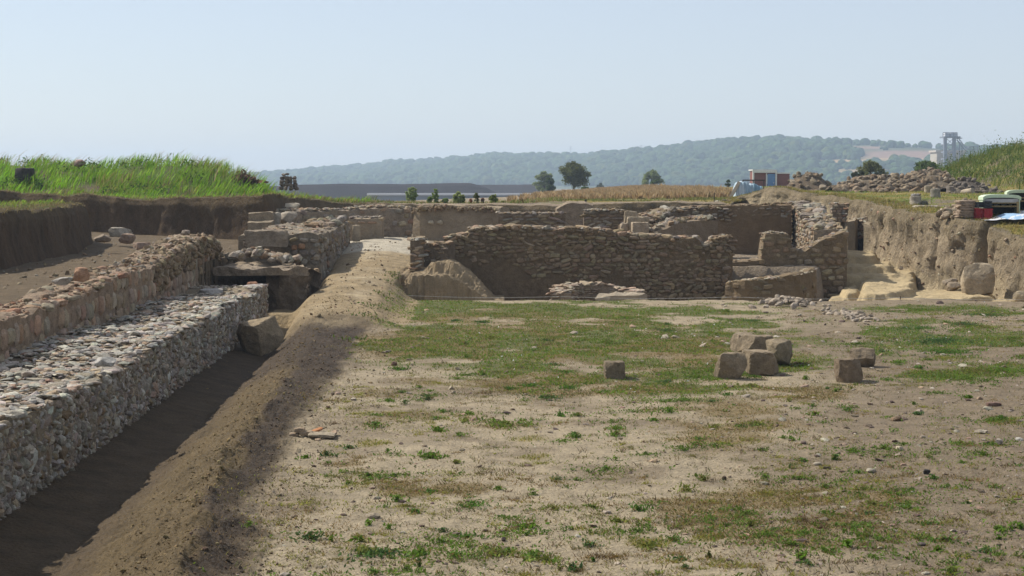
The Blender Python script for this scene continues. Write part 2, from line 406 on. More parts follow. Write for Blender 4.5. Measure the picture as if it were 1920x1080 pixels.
def ground_tint(x, y, z):
    px, py = proj(x, y, z); n = len(x)
    big = fbm2(x, y, 4.5, 4, 90); mid = fbm2(x, y, 1.3, 4, 77)
    dark = sstep(1330, 1620, px + (big - .5) * 600 + (py - 800) * -.35) * sstep(560, 640, py) * 1.0
    dark = np.maximum(dark, .8 * sstep(.46, .62, mid) * sstep(.36, .58, big))
    dark = np.maximum(dark, sstep(1430, 1520, px) * (1 - sstep(600, 640, py)) * .8)
    c = SOIL_L * (1 - dark[:, None]) + SOIL_D * dark[:, None]
    g, d, ye = cover(x, y)
    def over(c, col, a): return c * (1 - a[:, None]) + np.array(col) * a[:, None]
    c = over(c, (.105, .115, .032), g * .9)
    c = over(c, (.19, .135, .058), d * .75)
    c = over(c, (.22, .18, .06), ye * .6)
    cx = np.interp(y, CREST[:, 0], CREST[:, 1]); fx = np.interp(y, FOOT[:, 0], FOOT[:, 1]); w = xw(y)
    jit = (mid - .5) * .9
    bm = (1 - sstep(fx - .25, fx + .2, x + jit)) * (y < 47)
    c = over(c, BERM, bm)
    flank_shade = sstep(cx - .02, cx + .14, x + jit * 1.0) * bm  # shade of the flank turned from the sun, painted into the soil tint
    c = over(c, BERM_SHADE_SOIL, flank_shade * .92)
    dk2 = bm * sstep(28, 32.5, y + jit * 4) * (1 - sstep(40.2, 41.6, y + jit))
    c = over(c, BERM_SHADE_SOIL, dk2 * .9)
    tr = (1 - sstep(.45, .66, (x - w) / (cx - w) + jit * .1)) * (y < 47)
    c = over(c, TREN, tr * .8)
    rx = np.interp(y, RAMPX[:, 0], RAMPX[:, 1])
    rm = sstep(39, 42, y + jit) * (np.abs(x - rx + jit * .3) < 2.0) * (y < 74)
    c = over(c, RAMPC, rm * 1.0)
    pale = np.exp(-((x - rx - .1) / .55) ** 2) * rm * sstep(.42, .6, mid)
    c = over(c, (.46, .37, .24), pale * .8)
    pp = sstep(57.8, 58.4, y + jit * .5) * rm
    c = over(c, RAMPP, pp)
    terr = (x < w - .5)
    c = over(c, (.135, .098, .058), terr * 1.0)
    pit = sstep(49.3, 49.8, y) * (x > -3.2)
    c = over(c, PITC, pit * 1.0)
    return np.clip(c, .01, 1)

def build_ground():
    ns, nr = 700, 520
    s = np.linspace(-.46, .46, ns)
    Y = np.geomspace(9.0, 79.0, nr)
    XX = s[:, None] * (Y[None] + 2); YY = np.broadcast_to(Y[None], XX.shape)
    x = XX.ravel(); y = YY.ravel(); z = height(x, y)
    V = np.stack([x, y, z], 1)
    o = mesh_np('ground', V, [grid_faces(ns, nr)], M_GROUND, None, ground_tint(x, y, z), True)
    tag(o, kind='structure')
build_ground()

# far plain
def far_plain():
    nx, ny = 60, 40
    xs = np.linspace(-2300, 2300, nx); ys = np.concatenate([np.linspace(-60, 200, 8), np.geomspace(230, 3050, ny - 8)])
    x, y = np.meshgrid(xs, ys, indexing='ij'); x = x.ravel(); y = y.ravel()
    z = -2.6 + 1.6 * sstep(150, 260, y) + 2.8 * sstep(-4, 14, x) * sstep(170, 200, y) * (1 - sstep(520, 800, y))
    t = np.where((fbm2(x, y, 160, 3, 5) > .5)[:, None], np.array([.12, .13, .06]), np.array([.26, .2, .12]))
    tag(mesh_np('plain', np.stack([x, y, z], 1), [grid_faces(nx, ny)], M_RIM, None, t, True), kind='structure')
far_plain()

# ------------------------------------------------------------------ natural level round the dig: one sheet with cut earth banks
def hp(x, y):
    """surface of the natural level away from its cut edge"""
    sh = np.shape(x); x = np.asarray(x, float).ravel(); y = np.asarray(y, float).ravel()
    z = 2.66 + (fbm2(x, y, 9, 3, 15) - .5) * .35 + (fbm2(x, y, 1.2, 3, 16) - .5) * .1
    z += .25 * sstep(2, 14, x) * sstep(80, 130, y)
    z += .35 * sstep(10, 16, x) * (y > 60) * sstep(60, 80, y)
    z -= .22 * sstep(-13, -10.5, x) * (1 - sstep(-1, 2, x)) * sstep(72, 75, y)
    # left spoil mound under tall grass
    z += 2.25 * np.exp(-((x + 27) / 9.0) ** 2 - ((y - 84) / 9.0) ** 2) + 1.1 * np.exp(-((x + 15.5) / 3.8) ** 2 - ((y - 79) / 6.0) ** 2)
    z += .5 * np.exp(-((x + 19) / 5) ** 2 - ((y - 80) / 6) ** 2)
    # right grassy mound
    z += np.interp(x - (y - 112) * .28, [26.5, 28.3, 30.9, 34, 40, 60], [0, .15, 1.7, 2.75, 3.4, 4]) * np.exp(-((y - 112) / 15.0) ** 2)
    # fall to the plain
    yd = np.clip(79 + (x + 1.5) * 7.5, 79, 175)
    z -= np.interp(x, [-13, -9, 3, 8], [5, 4.0, 4.0, 3.0]) * sstep(yd, yd + np.interp(x, [-2, 12], [16, 45]), y)
    z -= 4.5 * sstep(-38, -75, x) 
    z -= 5.5 * sstep(62, 96, x)
    return z.reshape(sh)
EDGE = np.array([  # x, y, z base, z top, far x, far y, face colour (0 dark left soil .. 1 tan right bank), groove depth
    (-13.0, 6, 1.2, 2.7, -75, 0, 0, .12), (-13.5, 28, 1.2, 2.7, -78, 16, 0, .12), (-13.6, 43, 1.2, 2.72, -80, 30, 0, .12), (-14.1, 52, 1.2, 2.75, -80, 40, 0, .12), (-14.9, 57, 1.2, 2.75, -80, 46, 0, .10),
    (-17.5, 59.5, 1.2, 2.7, -80, 50, 0, .1), (-24, 61, 1.2, 2.8, -80, 54, 0, .1), (-32, 62.5, 1.2, 2.8, -80, 58, 0, .1), (-34, 67.5, 1.5, 3.3, -80, 84, 0, .1),
    (-27, 67.2, 1.5, 3.3, -70, 110, 0, .1), (-21, 66.3, 1.5, 3.2, -60, 140, 0, .12), (-17.2, 65.5, 1.6, 3.03, -50, 165, 0, .12), (-14.8, 64.9, 1.45, 2.88, -42, 180, 0, .14), (-12.3, 64.2, 1.25, 2.95, -36, 190, 0, .14), (-10.2, 63.3, .95, 3.02, -30, 200, 0, .12), (-9.6, 63.0, .9, 3.04, -27, 203, 0, .1),
    (-9.35, 63.8, .9, 3.04, -24, 205, 0, .1), (-9.35, 66, .9, 2.98, -19, 210, 0, .1), (-8.4, 70, 1.3, 2.75, -14, 212, .2, .1), (-7.2, 71.5, 1.3, 2.62, -9, 214, .3, .1),
    (-4, 71.2, 1.3, 2.6, 0, 216, .4, .08), (3, 71.0, 1.3, 2.6, 25, 220, .5, .08), (8, 71.3, 1.3, 2.62, 45, 222, .6, .08), (10.0, 72.6, 1.6, 2.70, 50, 218, .8, .06),
    (10.3, 77.5, 2.3, 2.76, 58, 214, .9, .05), (11.1, 77.2, 2.35, 3.02, 61, 210, .9, .06), (11.9, 76.2, 2.35, 3.34, 66, 205, .9, .1), (14.2, 71.3, 1.9, 2.92, 80, 185, .9, .15), (14.75, 68.6, .7, 2.78, 88, 165, 1, .16), (14.55, 66, .55, 2.72, 94, 145, 1, .16),
    (14.2, 62.5, .0, 2.55, 97, 118, 1, .18), (14.5, 59, -.1, 2.42, 98, 95, 1, .2), (15.2, 56.5, -.2, 2.3, 98, 82, 1, .2), (15.75, 54.9, -.2, 2.2, 98, 70, 1, .2), (16.05, 54.3, -.2, 1.98, 98, 64, 1, .14), (16.6, 52.4, -.3, 1.74, 98, 55, 1, .18), (17.4, 49.3, -.2, 1.55, 98, 45, 1, .16), (18.6, 44, -.1, 1.4, 98, 36, 1, .12), (20, 36, 0, .8, 98, 26, 1, .08), (24, 20, 0, .4, 98, 12, 1, .05), (30, 6, 0, .3, 98, 0, 1, .05)], float)
RIM = {}
def build_rim():
    p, s = resample(EDGE, .13); n = len(p)
    # soften corners
    for _ in range(3):
        p[1:-1, :2] = .25 * p[:-2, :2] + .5 * p[1:-1, :2] + .25 * p[2:, :2]
    out = p[:, 4:6] - p[:, :2]; D = np.linalg.norm(out, axis=1); out /= D[:, None]
    t = np.gradient(p[:, :2], axis=0); t /= np.linalg.norm(t, axis=1)[:, None]
    nrm = np.stack([-t[:, 1], t[:, 0]], 1)            # left of travel = outward (away from the dig)
    NOTCH = s[np.argmin((p[:, 0] - 15.85) ** 2 + (p[:, 1] - 54.75) ** 2)]
    NF = 26; fz = np.linspace(0, 1, NF) ** .92
    rows = []; kind = []
    top = p[:, 3] + (fbm2(s, 0 * s, 1.6, 3, 61) - .5) * .28 + (fbm2(s, 0 * s, .3, 3, 62) - .5) * .10
    edge_w = (fbm2(s, 0 * s, 1.1, 4, 63) - .5) * .7
    for f in fz:
        z = lerp(p[:, 2] - .25, top, f)
        q = np.stack([s * 1.0, z * .42, 0 * s], 1)
        rt_ = sstep(.5, .9, p[:, 6]); g = (fbm(np.stack([s * .7, z * .5, 0 * s], 1), 5, 31, .62) - .5) * (1.3 + 1.0 * rt_) * p[:, 7] + (fbm(np.stack([s * 2.6, z * .45, 0 * s], 1), 4, 35, .7) - .5) * (.8 + 1.5 * rt_) * p[:, 7] + (fbm(np.stack([s * 4.2, z * 3.6, 0 * s], 1), 4, 33, .7) - .5) * (.12 + .22 * rt_) + .55 * np.exp(-((s - NOTCH) / .2) ** 2) * sstep(.1, .5, f + .0) + np.exp(-((fbm(np.stack([s * .55, z * .12, 0 * s + 3], 1), 3, 37) - .5) / .018) ** 2) * 1.2 * p[:, 7] * rt_
        tal = -.32 * (1 - f) ** 3 - .10 * (1 - f)      # foot stands forward
        lip = .12 * sstep(.86, 1, f) 
        xy = p[:, :2] + nrm * (g + tal + lip + edge_w * .5)[:, None]
        rows.append(np.stack([xy[:, 0], xy[:, 1], z], 1)); kind.append(0)
    e = rows[-1]
    for d in [.05, .14, .28, .45, .7, 1.0, 1.35, 1.8, 2.3, 2.9, 3.6, 4.4, 5.4, 6.6, 8, 9.6, 11.5, 13.5, 16, 19, 22, 26, 30, 35, 41, 48, 56, 66, 78, 92, 110, 130, 150]:
        dd = np.minimum(d, D * (.98 + d * 1e-5))
        xy = e[:, :2] + out * dd[:, None]
        # close to the edge move along the normal, further out toward the far line
        zz = hp(xy[:, 0], xy[:, 1])
        w = sstep(0, 6.0, np.full(n, d))
        base = top + .02 + (fbm2(xy[:, 0], xy[:, 1], .5, 3, 66) - .5) * .12
        z = lerp(base + np.minimum(d, 1.0) * .03, zz, w)
        rows.append(np.stack([xy[:, 0], xy[:, 1], z], 1)); kind.append(1)
    V = np.stack(rows, 1); m = V.shape[1]; Vf = V.reshape(-1, 3)
    k = np.tile(np.array(kind), n); fc = np.repeat(p[:, 6], m)
    x, y, z = Vf.T
    dl = np.array([.102, .069, .042]); rt = np.array([.29, .232, .16])
    c = dl + (rt - dl) * fc[:, None]
    # pale lower part of the right bank (clay showing), crumbs
    zr = np.repeat(p[:, 2], m)
    low = (1 - sstep(.1, 1.1, z - zr + (fbm2(x + z, y, .8, 3, 71) - .5) * 1.2)) * (fc > .8)
    c = c * (1 - low[:, None] * .6) + np.array([.43, .35, .23]) * low[:, None] * .6
    a = fbm2(x, y, 2.2, 4, 72); b = fbm2(x, y, 6, 3, 73); sm = np.repeat(s, m)
    c = c * (.62 + .76 * fbm(np.stack([sm * 1.6, z * .45, 0 * z], 1), 4, 75))[:, None]
    up = sstep(.55, 1.0, np.where(k == 0, np.tile(np.concatenate([fz, np.ones(m - NF)]), n), 1) + (fbm2(sm, z * .3, .9, 4, 76) - .5) * .7)
    c = c + (np.array([.125, .098, .052]) - c) * (up * np.where(fc > .5, .5, .35))[:, None]
    grass = np.where((b + (a - .5) * .8)[:, None] > .5, np.array([.15, .165, .045]), np.array([.25, .2, .075]))
    grass = np.where((x < 0)[:, None] & (y < 95)[:, None], np.array([.09, .115, .03]), grass)
    corn = (y > 84) & (proj(x, y, z)[0] > 905 + (a - .5) * 60) & (x < 13 + (b - .5) * 6)
    grass = np.where(corn[:, None], np.array([.33, .25, .15]) * (.8 + .4 * a[:, None]), grass)
    bare = ((a > .56) | (np.tile(np.arange(m), n) < 27 + 2 * (a > .45)))
    strip = (x > -6.5 + b * 3) & (x < 9.0 + a * 1.5) & (y < 78) & (np.tile(np.arange(m), n) < 35) & (k == 1)
    c = np.where(strip[:, None], np.array([.29, .225, .155]), c); bare = bare | strip
    c = np.where((k == 1)[:, None], np.where(bare[:, None] & ~corn[:, None], c * .9 + .015, grass), c)
    c = c * (.85 + .3 * fbm2(x + z * .5, y, .7, 3, 74))[:, None]
    RIM['V'] = V; RIM['n'] = n; RIM['m'] = m; RIM['NF'] = NF; RIM['s'] = s; RIM['p'] = p
    o = mesh_np('terrain', Vf, [grid_faces(n, m)[:, ::-1]], M_RIM, None, c, True)
    tag(o, kind='structure')
build_rim()

def sample_rim(n, j0, j1, keep, r, cols=None):
    """random points on rows j0..j1 of the terrain sheet"""
    V = RIM['V']; N, m = V.shape[:2]
    i = np.arange(N - 1) if cols is None else np.arange(*cols)
    I, J = np.meshgrid(i, np.arange(j0, min(j1, m - 1)), indexing='ij'); I = I.ravel(); J = J.ravel()
    a, b, c, d = V[I, J], V[I + 1, J], V[I + 1, J + 1], V[I, J + 1]
    ar = np.linalg.norm(np.cross(b - a, d - a), axis=1) * keep((a + c) / 2)
    if ar.sum() <= 0: return np.zeros((0, 3))
    q = r.choice(len(ar), n, p=ar / ar.sum())
    u, v = r.random((n, 1)), r.random((n, 1))
    return lerp(lerp(a[q], b[q], u), lerp(d[q], c[q], u), v)
def rim_z(x, y):
    """nearest-vertex height of the terrain sheet's upper surface"""
    V = RIM['V'][:, RIM['NF'] - 1:].reshape(-1, 3)
    d = (V[:, 0] - x) ** 2 + (V[:, 1] - y) ** 2
    k = np.argsort(d)[:4]; w = 1 / (d[k] + 1e-3)
    return float((V[k, 2] * w).sum() / w.sum())

# ------------------------------------------------------------------ polygons of cut clay at several levels
def poly_sd(poly, x, y):
    poly = np.asarray(poly, float); d = np.full(len(x), 1e9); ins = np.zeros(len(x), bool)
    for i in range(len(poly)):
        a, b = poly[i], poly[(i + 1) % len(poly)]
        e = b - a; w = np.stack([x - a[0], y - a[1]], 1); t = np.clip((w @ e) / (e @ e), 0, 1)
        d = np.minimum(d, np.linalg.norm(w - t[:, None] * e, axis=1))
        c = (a[1] > y) != (b[1] > y)
        xi = a[0] + (y - a[1]) / (b[1] - a[1] + 1e-12) * (b[0] - a[0])
        ins ^= c & (x < xi)
    return np.where(ins, d, -d)
def terraces(name, polys, x0, x1, y0, y1, base, step, tint, seed, melt=1):
    """polys: (pixel outline, level z, edge softness). Levels traced on their own horizontal planes"""
    nx, ny = int((x1 - x0) / step), int((y1 - y0) / step)
    x, y = np.meshgrid(np.linspace(x0, x1, nx), np.linspace(y0, y1, ny), indexing='ij'); x = x.ravel(); y = y.ravel()
    wx = (fbm2(x, y, .5, 5, seed, .6) - .5) * .55; wy = (fbm2(x, y, .5, 5, seed + 5, .6) - .5) * .55
    z = np.full(len(x), base, float)
    for pts, lv, soft, slope in polys:
        pl = [G(a, b, lv)[:2] for a, b in pts]
        sd = poly_sd(pl, x + wx, y + wy)
        e = sstep(-soft * .5, soft, sd)
        top = lv + slope * (y - np.mean([q[1] for q in pl])) + (fbm2(x, y, .7, 5, seed + 7, .6) - .5) * .22
        z = np.maximum(z, lerp(base, top, e))
    g = z.reshape(nx, ny)
    for _ in range(melt):
        g[1:-1, 1:-1] = .2 * (g[1:-1, 1:-1] + g[2:, 1:-1] + g[:-2, 1:-1] + g[1:-1, 2:] + g[1:-1, :-2])
    z = g.ravel() + (fbm2(x, y, .22, 4, seed + 9, .6) - .5) * .09
    edge = np.minimum(np.minimum(x - x0, x1 - x), np.minimum(y - y0, y1 - y))
    z = lerp(base - .3, z, sstep(0, .25, edge))
    c = np.array(tint) * (.8 + .4 * fbm2(x, y, .9, 4, seed + 3))[:, None]
    o = mesh_np(name, np.stack([x, y, z], 1), [grid_faces(nx, ny)], M_CLAY, None, c, True)
    tag(o, kind='structure')
terraces('clay_terrace', [
    ([(1580, 470), (1645, 470), (1647, 480), (1575, 480)], .9, .10, 0), ([(1570, 487), (1672, 487), (1676, 500), (1570, 500)], .6, .12, 0), ([(1560, 502), (1690, 500), (1690, 516), (1560, 516)], .38, .15, 0),
    ([(1640, 515), (1716, 505), (1718, 536), (1690, 542), (1646, 546), (1612, 545), (1608, 528), (1640, 522)], .22, .14, .03),
    ([(1573, 540), (1600, 533), (1612, 536), (1612, 550), (1580, 552)], .0, .16, 0),
    ([(1545, 562), (1560, 552), (1640, 548), (1640, 562), (1600, 567)], -.22, .12, 0),
    ([(1648, 566), (1700, 546), (1750, 541), (1862, 545), (1868, 556), (1800, 560), (1720, 564)], -.08, .14, 0),
    ([(1850, 575), (1870, 545), (1960, 548), (1960, 580)], -.2, .14, 0)],
    8.6, 17.2, 49.4, 66.5, -.75, .055, (.43, .34, .21), 211)
def earth_remnant():
    """undug block of earth at the ramp: front face, a ledge, an upper lump and a diagonal slope down to the right"""
    st = .04; nx, ny = int(4.1 / st), int(4.6 / st)
    x, y = np.meshgrid(np.linspace(-4.2, -.1, nx), np.linspace(49.3, 53.9, ny), indexing='ij'); x = x.ravel(); y = y.ravel()
    w1 = (fbm2(x, y, .45, 5, 501, .62) - .5); w2 = (fbm2(x, y, .45, 5, 502, .62) - .5); fine = fbm2(x, y, .14, 4, 503, .65) - .5
    X_, Y_ = x + w1 * .5, y + w2 * .5
    low = np.interp(X_, [-3.5, -3.2, -2.05, -1.9, -1.45, -1.0, -.62, -.4], [.1, .64, .66, .62, .34, .06, -.14, -.9])
    up = np.interp(X_, [-3.2, -2.75, -2.55, -2.05, -1.75, -1.3, -.9, -.6], [.66, .72, 1.0, 1.08, .98, .62, .2, -.15])
    top = lerp(low, np.maximum(up, low), sstep(51.15, 51.45, Y_ + .5 * np.clip(X_ + 2.0, 0, 2)))
    yf = 50.35 + .10 * np.clip(-X_ - 2.4, 0, 2) + .1 * np.clip(X_ + 2.0, 0, 2)
    face = -1.0 + np.clip((Y_ - yf) / .2, -.4, 6) * 1.55
    apron = -.28 + .12 * sstep(49.7, 50.4, Y_) - 1.2 * sstep(-.75, -.45, X_)
    z = np.maximum(np.minimum(top, face), apron) + fine * .16 + w1 * .1
    z = np.where(np.abs(z - .4) < .06, .4 + (z - .4) * .4, z)
    edge = np.minimum(np.minimum(x + 4.2, -.1 - x), 53.9 - y); z = lerp(-1.2, z, sstep(0, .15, edge))
    c = np.array((.31, .24, .155)) * (.65 + .7 * fbm2(x, y + z, .35, 5, 505))[:, None]
    tag(mesh_np('earth_mass', np.stack([x, y, z], 1), [grid_faces(nx, ny)], M_CLAY, None, c, False), kind='structure')
earth_remnant()
# ------------------------------------------------------------------ ruined walls
def wp(pts, Y, zb, dy=None):
    """pixel outline of a wall top at depth Y -> wall path"""
    return [(X(a, Y if len(q) < 3 else q[2]), Y if len(q) < 3 else q[2], zb, Z(b, Y if len(q) < 3 else q[2])) for q in pts for a, b in [q[:2]]]
def shift(path, n, dz=0.0):
    """the same path moved n metres to its right"""
    p = np.array(path, float); t = np.gradient(p[:, :2], axis=0); t /= np.linalg.norm(t, axis=1)[:, None]
    p[:, 0] += t[:, 1] * n; p[:, 1] -= t[:, 0] * n; p[:, 3] += dz; return p
E_BR = (.2, .155, .11); E_TAN = (.3, .24, .17); E_GR = (.25, .215, .17)

# low rubble wall in the left foreground
r = np.random.default_rng(21)
ys = np.arange(9.5, 44.7, .45)
LWP = [(xw(y) + r.normal(0, .03), y, -.75, .66 + r.normal(0, .035) + .05 * math.sin(y * .7) + .03 * math.sin(y * 2.1) + (.1 if y > 42.5 else 0)) for y in ys]
t = thing('rubble_wall', 'long low wall of pale grey flat rubble stones in the left foreground', 'wall', (xw(30), 30, 0)); t.location = (0, 0, 0)
core(LWP, 2.55, 'wall_core', M_MORTAR, t, (.27, .22, .155), step=.11, amp=.085, seed=3, cols=14, crown=.0, fr=1.9, toprough=.35)
b = Batch()
facing(b, LWP, (.18, .4), (.12, .24), .2, PALE + GREY + BROWN[:2], r, jit=1.0, pro=.55, tm=ROCK, prob=.3, gap=1.0, zmin=lambda u: -.4)
facing(b, LWP, (.07, .2), (.09, .19), .18, PALE + GREY + GREY + BROWN[:2], r, jit=1.0, pro=.7, tm=ROCK, gap=.97, prob=.93, zmin=lambda u: -.5)
facing(b, LWP, (.04, .11), (.06, .15), .14, PALE + GREY + [(.24, .21, .17)], r, jit=1.2, pro=.5, tm=ROCK, gap=.9, prob=.6, zmin=lambda u: -.45)
b.build('stone_facing', M_STONE, t)
b = Batch()
capping(b, LWP, 2.3, 6500, (.025, .085), PALE + PALE + [(.33, .3, .26), (.36, .24, .17)], r, flat=.36, lift=.03, tilt=.25, tm=ROCK1, s1=.86)
capping(b, LWP, 2.3, 420, (.03, .1), [(.36, .31, .25), (.4, .34, .26)], r, flat=.3, lift=.02, tilt=.2, s0=.84)
capping(b, LWP, 2.3, 1000, (.06, .16), PALE, r, flat=.34, lift=.03, tilt=.14, tm=ROCK, s1=.86)
capping(b, LWP, .32, 800, (.05, .13), PALE, r, flat=.4, lift=.03, tilt=.3, tm=ROCK, o0=-.1); capping(b, LWP, .3, 90, (.07, .15), PALE, r, flat=.45, lift=.02, tilt=.35, tm=ROCK, o0=-.1)
b.build('top_rubble', M_STONE, t)

# taller brick wall behind it
BWP = [(-8.12, 10, .45, 1.25), (-8.15, 20, .45, 1.28), (-8.22, 26, .45, 1.27), (-8.3, 30, .45, 1.3), (-8.38, 33, .45, 1.4), (-8.42, 35, .45, 1.52), (-8.5, 38.5, .45, 1.55), (-8.58, 41, .45, 1.72), (-8.64, 43.5, .4, 1.88), (-8.68, 46, .2, 2.0), (-8.7, 47.6, .0, 1.9), (-8.72, 48.6, .0, 1.5)]
t = thing('brick_wall', 'long reddish brick and block wall rising behind the low grey rubble wall', 'wall')
core(BWP, .95, 'wall_core', M_MORTAR, t, (.30, .225, .16), step=.12, amp=.07, seed=8, cols=8, fr=1.8, toprough=1.5)
r = np.random.default_rng(22); b = Batch()
facing(b, BWP, (.22, .42), (.24, .36), .2, BRICK + WARM + [(.36, .3, .23), (.33, .27, .2)], r, jit=.35, gap=.97, prob=.95, pro=1.15, zmin=lambda u: .45, keep=lambda u, z: u < 29 or z < 1.35 + .2 * math.sin(u * 3))
b.build('block_facing', M_STONE, t)
b = Batch()
capping(b, BWP, .95, 1100, (.03, .1), BRICK, r, flat=.45, lift=.03, tilt=.5, s1=.62)
capping(b, BWP, .95, 700, (.03, .1), BROWN + GREY[:2], r, flat=.5, lift=.04, tilt=.6, s0=.6)
capping(b, BWP, .3, 110, (.09, .17), BRICK, r, flat=.5, lift=.0, tilt=.2, tm=BLOCK, s1=.66, o0=-.05)
capping(b, BWP, .9, 110, (.07, .17), BROWN + WARM, r, flat=.5, lift=.05, tilt=.5, tm=ROCK, s0=.5)
b.build('top_rubble', M_STONE, t)
# dark lumpy upper masonry of its far end
b = Batch(); at, L = path_fn(BWP); n = 220
q, tt = at(r.uniform(28.5, 38.4, n)); s_ = r.uniform(.05, .14, n)
cen = np.stack([q[:, 0] + r.uniform(-.02, .06, n), q[:, 1], q[:, 3] - r.uniform(-.02, .6, n)], 1)
scatter(b, ROCK1, cen, np.stack([s_, s_ * .9, s_ * .75], 1), rand_rot(n, r), pick(BROWN, n, r), r)
b.build('collapsed_masonry', M_STONE, t)

# platform with an overhanging slab
t = thing('masonry_platform', 'undercut stone platform with overhanging flat slab beside the earth ramp', 'ruin')
core([(-7.05, 46.6, -.45, 1.0), (-6.7, 46.25, -.45, 1.0), (-6.25, 46.15, -.45, 1.0), (-5.88, 46.4, -.45, 1.0)], 1.7, 'pier', M_MORTAR, t, (.2, .155, .11), amp=.2, seed=13, rows=12, fr=2.2)
core([(-9.0, 47.6, -.5, .98), (-6.9, 47.6, -.5, .98)], 3.0, 'back_fill', M_MORTAR, t, (.13, .105, .08), amp=.1, seed=14)
core([(-8.55, 46.35, .88, 1.15), (-7.5, 46.0, .9, 1.12), (-6.6, 45.95, .92, 1.10), (-5.82, 46.25, .88, 1.14)], 2.1, 'slab', M_MORTAR, t, (.30, .24, .175), amp=.13, fr=2.4, rows=4, cols=12, seed=15, crown=.0)
r = np.random.default_rng(23); b = Batch()
n = 90; cen = np.stack([r.uniform(-8.4, -6.4, n), r.normal(48.2, .5, n), 1.2 + r.random(n) * .12], 1); cen[:, 2] += .25 * np.exp(-((cen[:, 0] + 7.7) / .5) ** 2)
s_ = r.uniform(.06, .17, n); scatter(b, ROCK1, cen, np.stack([s_, s_, s_ * .7], 1), rand_rot(n, r), pick(WARM + GREY, n, r), r)
facing(b, [(-7.0, 46.6, -.3, .9), (-5.98, 46.7, -.3, .9)], (.15, .35), (.12, .2), .16, BROWN, r, prob=.6)
facing(b, [(-5.98, 46.7, -.3, .9), (-5.95, 50.4, -.2, .95)], (.15, .35), (.12, .2), .16, BROWN, r, prob=.7)
b.build('rubble', M_STONE, t)

# long block of masonry behind it
RB = [(-6.12, 51.5, -.3, 1.88), (-6.1, 54, -.3, 1.9), (-6.15, 58, 0, 1.95), (-6.2, 61, .4, 1.95), (-6.25, 62.5, .5, 1.85)]
t = thing('masonry_block', 'broad broken masonry block with rubble top at the left of the earth ramp', 'ruin')
core(RB, 2.55, 'wall_core', M_MORTAR, t, (.25, .205, .15), step=.13, amp=.12, seed=17, cols=14, fr=1.3)
r = np.random.default_rng(24); b = Batch()
facing(b, RB, (.2, .45), (.14, .26), .2, BROWN + GREY + [(.36, .24, .15)], r, jit=.6, prob=.85)
facing(b, [(-7.6, 51.45, -.3, 1.85), (-6.12, 51.45, -.3, 1.85)], (.18, .4), (.12, .24), .2, BROWN + GREY + [(.38, .24, .14)], r, jit=.7, prob=.8)
b.build('stone_facing', M_STONE, t)
b = Batch(); capping(b, RB, 2.4, 420, (.05, .14), GREY + WARM, r, flat=.5, lift=.03, tilt=.5); capping(b, RB, 1.3, 50, (.14, .3), GREY + BROWN, r, flat=.6, lift=.1, tilt=.4, tm=ROCK, s0=.45)
b.build('top_rubble', M_STONE, t)

t = thing('footing_wall', 'short pale footing wall at the foot of the broken masonry block', 'ruin')
FP = [(-6.6, 50.4, -.3, .22), (-5.55, 50.4, -.3, .22)]
core(FP, .8, 'wall_core', M_MORTAR, t, (.3, .25, .19), amp=.05, seed=19)
b = Batch(); facing(b, FP, (.1, .22), (.12, .2), .14, PALE, r); b.build('stone_facing', M_STONE, t)

# rear walls, left
t = thing('stone_wall', 'rear wall of pale rubble below the dark left bank, with flat boulder on top', 'wall')
P0 = wp([(498, 398, 64), (560, 396, 65), (640, 396, 66), (715, 389, 66.5), (772, 392, 66.8)], 66, .8)
core(P0, 1.3, 'wall_core', M_MORTAR, t, (.29, .235, .175), amp=.11, seed=23, cols=8, fr=1.4)
r = np.random.default_rng(25); b = Batch(); facing(b, P0, (.2, .5), (.14, .26), .2, WARM + GREY, r, jit=.6, prob=.85); b.build('stone_facing', M_STONE, t)
b = Batch(); capping(b, P0, 1.3, 420, (.06, .15), WARM + GREY, r, flat=.6, lift=.04, tilt=.5); b.build('top_rubble', M_STONE, t)

t = thing('stepped_masonry', 'stepped courses of squared pale stone at foot of the left earth bank', 'ruin')
for i, (x0, x1, y0, zt) in enumerate([(-9.75, -8.6, 59.6, 1.75), (-9.8, -8.9, 60.2, 2.08), (-9.85, -8.95, 60.8, 2.42)]):
    core([(x0, y0, .6, zt), (x1, y0, .6, zt)], .7, 'step', M_MORTAR, t, (.29, .235, .165), amp=.09, seed=30 + i, rows=5)

t = thing('low_wall', 'squared low wall block at head of the ramp beside the pale patch', 'wall')
P1 = wp([(655, 411), (716, 410)], 63.6, .8)
core(P1, 1.0, 'wall_core', M_CLAY, t, (.31, .25, .18), amp=.04, seed=34)
b = Batch(); facing(b, wp([(650, 412), (716, 410)], 63.6, 1.95), (.25, .6), (.1, .14), .22, WARM, r); capping(b, P1, 1.0, 60, (.06, .14), GREY, r, lift=.05); b.build('top_rubble', M_STONE, t)

# earth covered wall R1
t = thing('earth_wall', 'smooth rounded earth covered wall with two round stones stuck in its face', 'wall')
P2 = wp([(771, 398, 63.2), (785, 389, 63), (850, 388, 63), (936, 393, 62.6)], 63, .6)
core(P2, 1.9, 'wall_core', M_CLAY, t, (.315, .25, .175), step=.12, amp=.09, rows=12, cols=8, seed=36, fr=1.0, lean=.18, crown=.06)
b = Batch()
for a, c_ in ((808, 417), (825, 417)):
    q = P(a, c_, 62.95); b.inst(ROCK[2], np.array([q]), np.array([[.12, .12, .09]]), np.eye(3)[None], np.array([(.4, .33, .23)]))
n = 160; q, tt = path_fn(P2)[0](r.uniform(0, 3.4, n)); cen = np.stack([q[:, 0], q[:, 1] + r.uniform(-.02, .5, n), q[:, 3] - r.uniform(-.05, .12, n)], 1); s_ = r.uniform(.03, .08, n)
scatter(b, ROCK1, cen, np.stack([s_] * 3, 1), rand_rot(n, r), pick(BROWN, n, r), r); b.build('embedded_stone', M_STONE, t)
